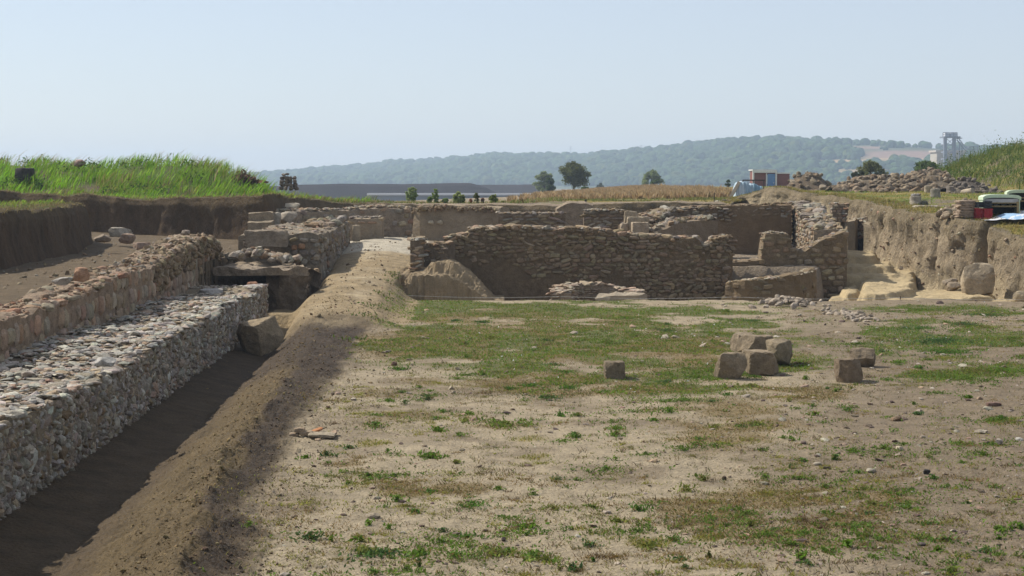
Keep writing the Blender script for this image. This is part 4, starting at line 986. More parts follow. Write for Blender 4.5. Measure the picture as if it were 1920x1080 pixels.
GR_L = [(.2, .37, .05), (.25, .42, .06), (.15, .28, .04), (.3, .42, .09), (.18, .31, .05)]
GR_M = [(.13, .16, .045), (.16, .17, .05), (.2, .19, .07), (.1, .13, .04)]
GR_D = [(.3, .22, .1), (.26, .19, .09), (.34, .25, .12), (.22, .17, .07)]
r = np.random.default_rng(401)
# tall wind-blown grass of the left mound
b = Batch()
def kl(c): return ((c[:, 0] < -6.5) & (c[:, 1] > 55) & (c[:, 1] < 96) & (c[:, 0] > -36)) * (.15 + 2.0 * sstep(.40, .56, fbm2(c[:, 0], c[:, 1], 1.6, 3, 402)))
p = sample_rim(42000, 30, 53, kl, r)
hh = (.2 + .42 * sstep(67, 78, p[:, 1] + (p[:, 0] + 16) * -.3)) * (.05 + 1.9 * fbm2(p[:, 0], p[:, 1], 1.6, 3, 403))
hh *= 1 - .55 * sstep(-14, -9, p[:, 0])
cl = pick(GR_L, len(p), r) * (.65 + .7 * fbm2(p[:, 0], p[:, 1], 1.8, 3, 404))[:, None]
yel = (fbm2(p[:, 0], p[:, 1], 3, 3, 405) > .56)[:, None] | (p[:, 0] > -11)[:, None]
cl = np.where((yel & (r.random((len(p), 1)) < .6)) | (r.random((len(p), 1)) < .08), pick([(.22, .24, .07), (.25, .2, .09), (.18, .22, .05)], len(p), r), cl)
for lo, hi in ((0, .3), (.3, .55), (.55, 2)):
    m = (hh >= lo) & (hh < hi)
    if m.any(): blades(b, p[m], float(np.median(hh[m])) * 1.15, .035, cl[m], r, (.38, .05), .35, 4)
# bushy darker weeds in it
cen = sample_rim(200, 36, 52, lambda c: (c[:, 0] < -13) * (c[:, 1] > 70) * (c[:, 1] < 88), r)
for c in cen: 
    q = c + r.normal(0, .28, (60, 3)) * np.array([1, 1, .5]) + np.array([0, 0, .3]); leaves(b, q, .16, pick([(.07, .12, .03), (.1, .17, .04), (.05, .09, .025)], 60, r), r)
# seed stalks bent by the wind along the crest
q = sample_rim(3800, 38, 52, lambda c: (c[:, 0] < -12.5) * (c[:, 1] > 76) * (c[:, 1] < 92), r)
blades(b, q, 1.05, .024, pick([(.36, .3, .18), (.25, .23, .12), (.33, .26, .18)], len(q), r), r, (.55, .1), .15, 5, .8)
# short grass on the near bank top
q = sample_rim(9000, 29, 46, lambda c: (c[:, 0] < -13.6) * (c[:, 1] > 30) * (c[:, 1] < 60) * (fbm2(c[:, 0], c[:, 1], 1.5, 3, 410) > .43), r)
blades(b, q, .2, .03, pick([(.2, .24, .06), (.16, .2, .05), (.25, .24, .09)], len(q), r), r, (.1, 0), .5)
tag(b.build('tall_grass', M_LEAF), 'bright green windblown grass on the left bank above the earth cut', 'grass', kind='stuff')
# dry fringe along cut edges
b = Batch()
q = sample_rim(9000, 24, 31, lambda c: (c[:, 0] < -6) * (c[:, 1] > 28) * 1.0, r)
blades(b, q, .13, .02, pick([(.2, .16, .08), (.16, .13, .07), (.25, .2, .1)], len(q), r), r, (.15, -.2), .6)
q = sample_rim(6500, 26, 33, lambda c: (c[:, 0] > 9.5) * (c[:, 1] > 44) * 1.0, r)
blades(b, q, .15, .025, pick([(.24, .2, .08), (.2, .19, .06), (.3, .23, .1)], len(q), r), r, (.0, -.1), .6)
tag(b.build('dry_fringe', M_LEAF), 'dry grass fringe along the edges of the cut banks', 'grass', kind='stuff')
# right plateau grass and mound
b = Batch()
q = sample_rim(30000, 28, 52, lambda c: (c[:, 0] > 10.5) * (c[:, 1] > 46) * (c[:, 1] < 100) * (.25 + 1.5 * (fbm2(c[:, 0], c[:, 1], 1.6, 3, 420) > .47)), r)
g = fbm2(q[:, 0], q[:, 1], 2.6, 3, 421)
near = np.exp(-((q[:, 0] - 17.3) / 1.6) ** 2 - ((q[:, 1] - 53) / 2.2) ** 2) + np.exp(-((q[:, 0] - 15.9) / .9) ** 2 - ((q[:, 1] - 59) / 2.5) ** 2) + .8 * np.exp(-((q[:, 0] - 15.2) / .6) ** 2 - ((q[:, 1] - 67) / 3) ** 2)
cl = np.where(((g + near * .3) > .58)[:, None], pick([(.17, .26, .05), (.21, .29, .06), (.15, .21, .045)], len(q), r), pick([(.3, .27, .08), (.35, .29, .11), (.25, .25, .07)], len(q), r))
blades(b, q, .15, .03, cl, r, (.05, 0), .6)
q = sample_rim(42000, 40, 58, lambda c: (c[:, 0] > 24) * (c[:, 1] > 84) * (c[:, 1] < 140) * sstep(3.1, 3.9, c[:, 2]), r)
cl = pick([(.14, .18, .045), (.18, .21, .055), (.1, .14, .035), (.22, .22, .07)], len(q), r) * (.6 + .8 * fbm2(q[:, 0], q[:, 1], 2.2, 3, 423))[:, None]
hv = fbm2(q[:, 0], q[:, 1], 1.7, 3, 425)
for lo, hi, hb in ((0, .42, .22), (.42, .56, .5), (.56, 2, .85)):
    mm = (hv >= lo) & (hv < hi); blades(b, q[mm], hb, .055, cl[mm], r, (.2, 0), .45, 3)
for c in sample_rim(420, 40, 58, lambda c: (c[:, 0] > 25) * (c[:, 1] > 86) * (c[:, 1] < 130) * (c[:, 2] > 3.6), r):
    k = 110; q = c + r.normal(0, r.uniform(.25, .6), (k, 3)) * np.array([1, 1, .6]) + np.array([0, 0, .35]); leaves(b, q, .13, pick([(.08, .125, .03), (.1, .15, .035)], k, r), r)
tag(b.build('rough_grass', M_LEAF), 'rough yellow green grass on the right bank and its mound', 'grass', kind='stuff')
# dry corn stubble field
b = Batch()
q = sample_rim(60000, 44, 59, lambda c: (proj(c[:, 0], c[:, 1], c[:, 2])[0] > 905) * (c[:, 0] < 13) * (c[:, 1] > 86) * (c[:, 1] < 185) * (c[:, 2] > .8) * (1 / (c[:, 1] / 100) ** 1.2), r)
q[:, 0] = np.round(q[:, 0] / .75) * .75 + r.normal(0, .12, len(q))
cl = pick([(.42, .31, .18), (.36, .26, .15), (.47, .36, .22), (.32, .23, .13)], len(q), r)
blades(b, q, .5, .08, cl, r, (.05, 0), .35, 3)
tag(b.build('dry_cornfield', M_LEAF), 'dry orange brown corn stubble field behind the ruins', 'field', kind='stuff')
b = Batch()
q = sample_rim(9000, 29, 45, lambda c: (c[:, 0] > -9) * (c[:, 0] < 12) * (c[:, 1] > np.where(c[:, 0] > -4, 75.5, 72)) * (c[:, 1] < 92) * (.2 + (fbm2(c[:, 0], c[:, 1], 2.5, 3, 430) > .5)), r)
blades(b, q, .14, .04, pick(GR_M + [(.25, .21, .1)], len(q), r), r, (0, 0), .6)
q = sample_rim(1800, 32, 46, lambda c: (c[:, 0] > -14) * (c[:, 0] < -4) * (c[:, 1] > 72) * (c[:, 1] < 86), r)
blades(b, q, .2, .035, pick([(.33, .24, .15), (.28, .2, .12), (.25, .22, .1)], len(q), r), r, (.1, 0), .4)
q = sample_rim(2600, 30, 44, lambda c: (c[:, 0] > -7) * (c[:, 0] < 2.5) * (c[:, 1] > 75.5) * (c[:, 1] < 82), r)
blades(b, q, .24, .04, pick([(.36, .27, .15), (.28, .22, .11), (.2, .22, .08), (.16, .2, .06)], len(q), r), r, (.1, 0), .5)
tag(b.build('verge_grass', M_LEAF), 'thin grass strip between the rear walls and the cornfield', 'grass', kind='stuff')

# ------------------------------------------------------------------ cover of the field
b = Batch(); n = 700000
# sample evenly in picture rows so that far cover is as dense as it looks
Y = 1 / r.uniform(1 / 49.5, 1 / 14.0, n) ; Y = np.where(r.random(n) < .5, r.uniform(26, 49.3, n), Y)
x = r.uniform(-.34, .34, n) * Y; 
g, d, ye = cover(x, Y); z = height(x, Y)
pts = np.stack([x, Y, z], 1)
u = r.random(n); cl = fbm2(x, Y, .35, 3, 440)
m = u < g * (.25 + .75 * sstep(.35, .6, cl)) * .6
q = pts[m]; tone = fbm2(q[:, 0], q[:, 1], 1.5, 3, 441)[:, None]
c = pick([(.105, .19, .03), (.14, .22, .036), (.085, .14, .026), (.19, .21, .045), (.2, .165, .06)], len(q), r) * (.7 + .6 * tone)
blades(b, q, .07, .022, c, r, (0, 0), .9, 3)
m = (u < d * np.where(Y < 28, .75, .5)) & (~m | (r.random(n) < .35))
q = pts[m]; c = pick([(.23, .155, .065), (.18, .135, .055), (.26, .17, .07), (.17, .16, .05), (.13, .13, .04), (.12, .09, .045)], len(q), r)
blades(b, q, .05, .016, c, r, (0, 0), .9, 3)
m = (u < ye * 1.0); q = pts[m]; c = pick([(.24, .23, .06), (.3, .24, .08), (.2, .21, .055)], len(q), r)
blades(b, q, .06, .016, c, r, (0, 0), .6, 3)
# sparse dry stalks and small weeds everywhere
m = (u > .988) & (x > np.interp(Y, FOOT[:, 0], FOOT[:, 1])) & (Y < 48.6); q = pts[m]
for c0 in q[::2]:
    k = r.integers(5, 16); w = c0 + r.normal(0, .05, (k, 3)) * np.array([1, 1, .1]); blades(b, w, r.uniform(.03, .09), .012, pick([(.2, .15, .09), (.13, .1, .06), (.26, .2, .11), (.13, .15, .05)], k, r), r, (0, 0), .8, 3)
# (clover)
m = (u < g * .0014 * (fbm2(x, Y, 1.6, 3, 447) > .52)); q = pts[m] + np.array([0, 0, .07]); leaves(b, q, .05, np.tile([[.7, .7, .66]], (len(q), 1)), r)
tag(b.build('field_grass', M_LEAF), 'patchy green and dry grass growing low on the field', 'grass', kind='stuff')
# leafy weed mats, placed where the photograph has them
Z5 = [(365, 312, 75), (700, 205, 80), (520, 452, 65), (930, 472, 130), (1350, 490, 110), (1200, 580, 110), (890, 630, 90), (60, 650, 70), (175, 660, 50), (430, 720, 150), (640, 720, 100), (340, 715, 70), (840, 745, 90), (1050, 720, 100), (1310, 750, 110), (1530, 680, 60), (1450, 805, 60), (1370, 325, 60), (1470, 328, 50), (1460, 115, 45), (1680, 110, 50), (1100, 40, 140), (410, 65, 60), (740, 80, 40), (265, 165, 30), (150, 200, 40), (1240, 405, 30), (1690, 550, 45), (1560, 480, 30), (400, 825, 90), (690, 405, 45), (1060, 385, 35), (830, 245, 35), (470, 190, 20), (40, 210, 35), (1560, 760, 25), (1380, 800, 30), (1800, 490, 90), (1860, 690, 60), (480, 595, 30), (760, 600, 30), (330, 655, 50), (1000, 780, 20), (640, 790, 25)]
Z6 = [(60, 655, 80), (130, 385, 70), (100, 750, 60), (250, 745, 25), (690, 140, 30), (550, 308, 30), (220, 330, 35), (1410, 560, 90), (1790, 600, 100), (1490, 650, 80), (1900, 600, 60), (1710, 715, 40), (1780, 735, 40), (900, 720, 50), (990, 690, 40), (1180, 180, 50), (1700, 220, 90), (1580, 155, 50), (1540, 815, 45), (770, 790, 30), (740, 760, 20), (1620, 458, 20), (1080, 380, 60), (1800, 28, 50), (1680, 815, 30), (1440, 330, 25), (1410, 230, 45), (1890, 280, 35), (740, 225, 30), (680, 258, 18), (915, 225, 20), (1120, 460, 70), (980, 620, 60), (1080, 630, 60), (470, 570, 30), (400, 525, 25), (600, 600, 30), (1100, 505, 50), (870, 360, 30), (1760, 375, 45), (1590, 258, 20), (125, 800, 20), (1460, 700, 30)]
Z4 = [(1330, 250, 200), (1450, 320, 200), (1500, 380, 150), (1640, 480, 180), (1600, 520, 170), (1800, 480, 120), (400, 190, 100), (250, 135, 50), (160, 650, 50), (1300, 655, 20), (600, 640, 20), (690, 510, 15), (930, 690, 40), (730, 665, 40), (740, 715, 50), (250, 600, 45), (380, 550, 60), (400, 490, 100), (1150, 520, 80), (1610, 620, 40), (860, 580, 20), (950, 560, 20), (1210, 420, 60), (1330, 455, 40), (1700, 250, 120), (1850, 310, 90), (1320, 720, 25), (1780, 750, 50), (150, 465, 25), (580, 450, 60), (940, 365, 18), (1120, 365, 30), (420, 775, 90), (180, 785, 60), (330, 790, 60), (1580, 235, 80), (1100, 300, 80), (1900, 420, 60), (1350, 125, 100), (1700, 165, 120), (810, 565, 18)]
Z3 = [(340, 595, 40), (440, 560, 60), (480, 630, 45), (260, 645, 45), (360, 655, 35), (930, 765, 120), (1150, 610, 130), (1520, 700, 80), (1230, 715, 40), (1330, 720, 60), (1840, 705, 80), (1760, 745, 50), (1310, 840, 55), (1540, 790, 60), (1530, 840, 50), (500, 945, 80), (150, 1050, 80), (660, 830, 60), (540, 805, 50), (190, 790, 60), (570, 700, 30), (320, 458, 60), (650, 505, 60), (40, 895, 35), (700, 750, 60), (790, 480, 30), (1200, 440, 60), (1260, 480, 60), (1090, 355, 60), (1500, 310, 70), (640, 185, 50), (800, 198, 50), (840, 285, 60), (440, 235, 30), (700, 320, 60), (1320, 300, 50), (1600, 170, 60), (1830, 205, 40), (1830, 240, 80), (1150, 300, 50), (1070, 545, 60), (940, 560, 50), (1280, 560, 80), (1440, 500, 40), (700, 400, 60), (1830, 520, 40)]
WEEDS = [(560 + a / 2.8235, 780 + c / 2.8235, w / 2.8235) for a, c, w in Z5] + [(1240 + a / 2.8235, 780 + c / 2.8235, w / 2.8235) for a, c, w in Z6] + [(1280 + a / 3, 540 + c / 3, w / 3) for a, c, w in Z4] + [(640 + a / 3, 540 + c / 3, w / 3) for a, c, w in Z3]
WEEDS += [(690, 985, 8), (468, 997, 14), (655, 905, 14), (450, 750, 5), (590, 820, 12), (780, 960, 12), (850, 1040, 40), (1000, 1040, 30)]
b = Batch()
for a, c, w in WEEDS:
    x0, y0, _ = G(a, c); rad = w / F * y0; k = int(np.clip(rad * rad * 4200 + 60, 60, 1500))
    an = r.uniform(0, 2 * np.pi, k); rr = np.abs(r.normal(0, .62, k)) * (1 + .35 * np.sin(an * 3 + a) + .25 * np.sin(an * 5 + c))
    x = x0 + np.cos(an) * rr * rad * 1.1; y = y0 + np.sin(an) * rr * rad * 1.2
    ok = fbm2(x, y, .2, 3, 450) > .42 - .1 * (rr < .3); x, y = x[ok], y[ok]; k = len(x)
    if k == 0: continue
    z = height(x, y); hmax = .03 + .05 * r.random() ** 2; q = np.stack([x, y, z + r.random(k) * hmax], 1)
    base = np.array([(.1, .18, .042), (.13, .21, .042), (.15, .22, .052), (.09, .15, .052), (.19, .21, .06)][r.integers(0, 5)])
    cc = base * (1 + r.uniform(-.35, .4, (k, 1))) * (1 + r.uniform(-.08, .08, (k, 3))); dry = r.random((k, 1)) < r.uniform(.02, .3); leaves(b, q, r.choice([.035, .045, .055]), np.where(dry, np.array([.22, .17, .075]), cc), r, .5)
for _ in range(1300):
    y0 = 1 / r.uniform(1 / 46, 1 / 14.0); x0 = r.uniform(-.2, .335) * y0
    if x0 < np.interp(y0, FOOT[:, 0], FOOT[:, 1]) + .1: continue
    rad = min(r.lognormal(-1.75, .72), .95) * (1 + .5 * (y0 > 26)); kind = r.choice(5, p=[.24, .27, .24, .17, .08])
    col = [(.23, .16, .065), (.18, .17, .055), (.25, .24, .06), (.13, .19, .045), (.13, .09, .05)][kind]
    k = int(np.clip(rad * rad * [1500, 1700, 1700, 1800, 700][kind] + 14, 14, 900)); an = r.uniform(0, 2 * np.pi, k); rr = np.abs(r.normal(0, .6, k)) * (1 + .4 * np.sin(an * 2 + x0 * 9))
    x = x0 + np.cos(an) * rr * rad * 1.4; y = y0 + np.sin(an) * rr * rad; ok = fbm2(x, y, .17, 3, 455) > .45; x, y = x[ok], y[ok]; k = len(x)
    if k < 3: continue
    q = np.stack([x, y, height(x, y)], 1); cc = np.array(col) * (1 + r.uniform(-.35, .4, (k, 1))) * (1 + r.uniform(-.1, .1, (k, 3)))
    if kind == 3: q[:, 2] += r.random(k) * .04; leaves(b, q, .04, cc, r, .4)
    else: blades(b, q, [.05, .05, .055, 0, .07][kind], .012, cc, r, (0, 0), .9, 3)
tag(b.build('leafy_weeds', M_LEAF), 'low leafy green weed mats spread over the bare field', 'weeds', kind='stuff')
# greenery on the berm's flanks and ramp side
b = Batch()
for a, c, Yc, k in ((745, 520, 51, 60), (755, 545, 50.3, 60), (735, 560, 49.2, 40), (720, 575, 46, 60), (765, 505, 51.5, 50), (690, 600, 41, 60), (660, 640, 36, 50), (700, 585, 43, 60)):
    q = np.array(P(a, c, Yc)) + r.normal(0, .22, (k, 3)) * np.array([1, 1, .0]); q[:, 2] = height(q[:, 0], q[:, 1]) + r.random(k) * .1
    leaves(b, q, .09, pick([(.1, .14, .04), (.16, .15, .06)], k, r), r, .6)
tag(b.build('berm_weeds', M_LEAF), 'sparse weeds along the ramp flank', 'weeds', kind='stuff')

# ------------------------------------------------------------------ clods, pebbles
b = Batch(); n = 7500
Y = 1 / r.uniform(1 / 45, 1 / 13.0, n); k = r.normal(.55, .55, n); cx = np.interp(Y, CREST[:, 0], CREST[:, 1]); fx = np.interp(Y, FOOT[:, 0], FOOT[:, 1])
x = cx - .35 + k * (fx - cx + .5); x = np.where(r.random(n) < .3, cx - np.abs(r.normal(0, .45, n)), x)
s = np.minimum(.004 + r.exponential(.0042, n), .032) * np.clip(Y / 22, .8, 1.3)
scatter(b, ROCK1, np.stack([x, Y, height(x, Y) + s * .25], 1), np.stack([s, s, s * .8], 1), rand_rot(n, r), np.where((x > cx)[:, None] & (r.random((n, 1)) < .7), pick([(.13, .095, .066), (.16, .115, .08)], n, r), pick([(.27, .2, .11), (.23, .17, .092)], n, r)), r)  # clods follow the painted shade: darker past the crest, lighter on the sunlit flank
tag(b.build('soil_clods', M_MORTAR), 'loose soil clods along the spoil berm', 'soil', kind='stuff')
b = Batch(); n = 7500
Y = 1 / r.uniform(1 / 48.5, 1 / 13.8, n); x = r.uniform(-.33, .34, n) * Y; ok = x > np.interp(Y, FOOT[:, 0], FOOT[:, 1]); px, py = proj(x, Y, 0 * x)
ok &= r.random(n) < (.35 + .65 * sstep(1200, 1600, px)); x, Y = x[ok], Y[ok]; n = len(x)
s = np.minimum(.006 + r.exponential(.009, n), .06) * np.clip(Y / 22, .8, 1.7)
scatter(b, ROCK1, np.stack([x, Y, height(x, Y) + s * .15], 1), np.stack([s * 1.3, s, s * .55], 1), rand_rot(n, r, .4), pick([(.3, .25, .19), (.2, .155, .11), (.42, .36, .28), (.14, .1, .08), (.34, .24, .17)], n, r), r)
n3_ = 420; y = r.uniform(40, 62, n3_); x = np.interp(y, RAMPX[:, 0], RAMPX[:, 1]) + r.normal(0, .75, n3_); s = np.minimum(.008 + r.exponential(.012, n3_), .06)
scatter(b, ROCK1, np.stack([x, y, height(x, y) + s * .2], 1), np.stack([s, s, s * .6], 1), rand_rot(n3_, r), pick(BROWN + WARM, n3_, r), r)
n4 = 900; q = sample_rim(n4, 2, 24, lambda c: (c[:, 0] > 13) * (c[:, 1] > 46) * (c[:, 1] < 75), r); s = np.minimum(.012 + r.exponential(.018, len(q)), .11)
scatter(b, ROCK1, q, np.stack([s, s, s * .7], 1), rand_rot(len(q), r), pick(BROWN + WARM + [(.38, .32, .24)], len(q), r), r)
# crumbs on the terrace and at the feet of walls
n2 = 450; y = r.uniform(28, 58, n2); x = r.uniform(-14, -9.1, n2); s = np.minimum(.01 + r.exponential(.014, n2), .09)
scatter(b, ROCK1, np.stack([x, y, height(x, y) + s * .2], 1), np.stack([s, s, s * .6], 1), rand_rot(n2, r), pick(BROWN + GREY[:1], n2, r), r)
tag(b.build('gravel', M_STONE), 'small stones and crumbs strewn over the bare ground', 'gravel', kind='stuff')
# ------------------------------------------------------------------ loose stones and blocks
_RV = RIM['V'][:, RIM['NF'] - 1:].reshape(-1, 3)
def rhit(px, py, y0=46, y1=150):
    """where the sight line meets the terrain sheet"""
    prev = None
    for Y in np.arange(y0, y1, .4):
        q = P(px, py, Y); d = (_RV[:, 0] - q[0]) ** 2 + (_RV[:, 1] - q[1]) ** 2; k = int(np.argmin(d))
        if d[k] > 9: prev = None; continue
        if q[2] <= _RV[k, 2]: return np.array((q[0], q[1], _RV[k, 2]))
    return np.array(P(px, py, y1 * .7))
def stone_mesh(seed, dims, boxy, cuts, tint, sub=3, rough=.06):
    V, Fc = rock_t(sub, seed, cuts + 5, min(1, boxy * .55 + .45) if boxy > .5 else boxy, rough, .96 if boxy > .88 else .62, 1.1 if boxy > .88 else .98)
    V = V * (np.array(dims) / 2)
    V[:, :3] += (np.stack([fbm(V * (6.4 / max(dims)) + seed + 31 * j, 4, seed + j) for j in range(3)], 1) - .5) * .07 * max(dims)
    V[:, 2] -= V[:, 2].min()
    c = np.array(tint) * (.78 + .44 * fbm(V * (2.5 / max(dims)) + seed * 2, 4, seed + 1))[:, None]
    return V, Fc, c
def block(name, label, base, dims, seed, boxy=.75, cuts=5, tint=(.3, .25, .19), rz=0.0, group=None, cat='stone block', tilt=(0, 0), sink=.04, sub=4, rough=.05):
    V, Fc, c = stone_mesh(seed, dims, boxy, cuts, tint, sub, rough)
    o = mesh_np(name, V, Fc, M_STONE, None, c, False); o.location = (base[0], base[1], base[2] - sink); o.rotation_euler = (tilt[0], tilt[1], rz)
    return tag(o, label, cat, group)
def pxblock(name, label, x0, x1, y0, y1, seed, z=0.0, Y=None, depth=.8, hfac=1.0, **k):
    px = (x0 + x1) / 2
    base = G(px, y1, z) if Y is None else P(px, y1, Y)
    w = (x1 - x0) / F * base[1]; h = (y1 - y0) / F * base[1] * hfac
    b = (base[0], base[1] + w * depth * .35, base[2])
    return block(name, label, b, (w * 1.06, w * depth * 1.06, h * 1.03), seed, **k)
GB = 'squared stone blocks on the field'; T1 = (.25, .195, .13); T2 = (.23, .18, .12)
pxblock('stone_block', 'single cube shaped stone block standing alone on the grass, left of the block cluster', 1134, 1171, 675, 709, 1001, group=GB, tint=(.21, .165, .11), boxy=.9, cuts=2, rz=.06, depth=.9)
pxblock('stone_block', 'squat rounded block at the front left of the block cluster', 1345, 1397, 660, 709, 1002, group=GB, tint=T1, boxy=.72, rz=.3)
pxblock('stone_block', 'wide squared block at the front centre of the block cluster', 1394, 1458, 655, 701, 1003, group=GB, tint=T1, boxy=.85, cuts=4, rz=-.35, depth=.75)
pxblock('stone_block', 'pale topped block at the back left of the block cluster', 1375, 1418, 622, 660, 1004, group=GB, tint=(.28, .22, .15), boxy=.6, rz=.4)
pxblock('stone_block', 'flat topped block at the back centre of the block cluster', 1388, 1447, 627, 663, 1005, group=GB, tint=T1, boxy=.8, rz=.35, depth=.7)
pxblock('stone_block', 'big tilted angular block at the right end of the block cluster', 1430, 1485, 632, 684, 1006, group=GB, tint=(.26, .205, .135), boxy=.55, cuts=8, rz=.6, tilt=(0, .22))
pxblock('stone_block', 'notched upright block nearest to the camera of the pair right of the cluster', 1571, 1615, 670, 715, 1007, group=GB, tint=(.2, .15, .1), boxy=.7, cuts=6, rz=.2)
pxblock('stone_block', 'lower lumpy block behind the notched upright block of the right hand pair', 1597, 1642, 650, 688, 1008, group=GB, tint=(.22, .17, .115), boxy=.55, cuts=6, rz=-.3)
pxblock('boulder', 'large slanted angular boulder in the trench at the end of the low grey wall', 460, 528, 588, 650, 1010, z=-.28, cat='boulder', tint=(.31, .24, .155), boxy=.7, cuts=7, tilt=(.15, -.38), rz=.5, depth=.9, sink=.1)
BR = [(562, 815, .0, 'upper brick of the small brick stack on the bare field', 560, 580, 806, 814, .058), (551, 822, 0, 'lower left brick of the small brick stack on the bare field', 540, 558, 813, 822, 0), (574, 822, 0, 'lower right brick of the small brick stack on the bare field', 560, 586, 814, 822, 0), (1863, 760, 0, 'lone dark brick lying on the bare soil at right', 1850, 1877, 755, 761, 0)]
for i, (a, c, rz, lb, x0, x1, y0, y1, lift) in enumerate(BR):
    g = G(a, 822 if i < 3 else c, 0); w = (x1 - x0) / F * g[1]
    block('brick', lb, (g[0], g[1], height(g[0], g[1]) + lift + .01), (w, .11, .06), 1020 + i, boxy=.95, cuts=1, tint=(.33, .25, .17) if i < 3 else (.2, .13, .1), rz=.05 * i, group='bricks on the field', cat='brick', sub=3, sink=.015, rough=.02)
for i, (x0, x1, y1, lb, dims, tilt, tn) in enumerate([(580, 628, 826, 'flat pale tile slab lying beside the brick stack', (.36, .3, .05), (0, .05), (.33, .27, .19)), (613, 635, 822, 'small tilted tile piece at the right end of the pale slab', (.16, .14, .035), (.2, -.5), (.36, .26, .18)), (583, 606, 814, 'orange tile shard leaning behind the brick stack', (.18, .1, .03), (.2, -.35), (.42, .2, .1))]):
    g = G((x0 + x1) / 2, y1 - 3, 0); block('tile_slab', lb, (g[0], g[1], height(g[0], g[1]) + .02), dims, 1030 + i, boxy=.9, cuts=3, tint=tn, tilt=tilt, cat='tile', sub=3, sink=.01, rough=.02)
# individual field stones that catch the eye
for i, (a, c, w, h, tn, lb) in enumerate([(1738, 889, 14, 9, (.05, .045, .04), 'small black stone on the bare soil near the right'), (1873, 838, 20, 11, (.32, .27, .22), 'rounded brown stone at the right edge of the field'), (1686, 846, 18, 7, (.4, .33, .24), 'pale flat stone beside a dead weed tuft on the right'), (1840, 817, 26, 6, (.4, .34, .26), 'long pale flat stone on the bare soil at right'), (1632, 884, 22, 7, (.38, .33, .25), 'flat pale stone among weeds in the right foreground'), (1507, 835, 12, 6, (.16, .12, .1), 'small dark stone on the soil under the pair of blocks'), (1358, 892, 9, 8, (.08, .05, .04), 'tiny dark lump on the dry grass in the foreground'),
                                          (739, 686, 12, 8, (.22, .14, .1), 'small reddish stone on the field near the berm'), (944, 1009, 10, 8, (.09, .07, .06), 'small dark clod right of the foreground weed mat'), (1533, 866, 16, 6, (.36, .31, .24), 'pale wedge stone in the middle right foreground'), (700, 972, 26, 8, (.34, .28, .2), 'flat pale stone in the left foreground soil'), (1910, 829, 18, 6, (.46, .42, .36), 'white flat stone at the right edge of the photo'), (1728, 1018, 18, 7, (.1, .08, .07), 'dark lump of earth at the lower right'), (1681, 791, 22, 8, (.2, .14, .09), 'broken brown shard on the bare soil at right')]):
    g = G(a, c, 0); s = g[1] / F; block('field_stone', lb, (g[0], g[1], height(g[0], g[1])), (w * s, w * s * .8, h * s * 1.25), 1050 + i, boxy=.3, cuts=7, tint=tn, rz=i, group='loose stones on the field', cat='stone', sub=3, sink=.012)
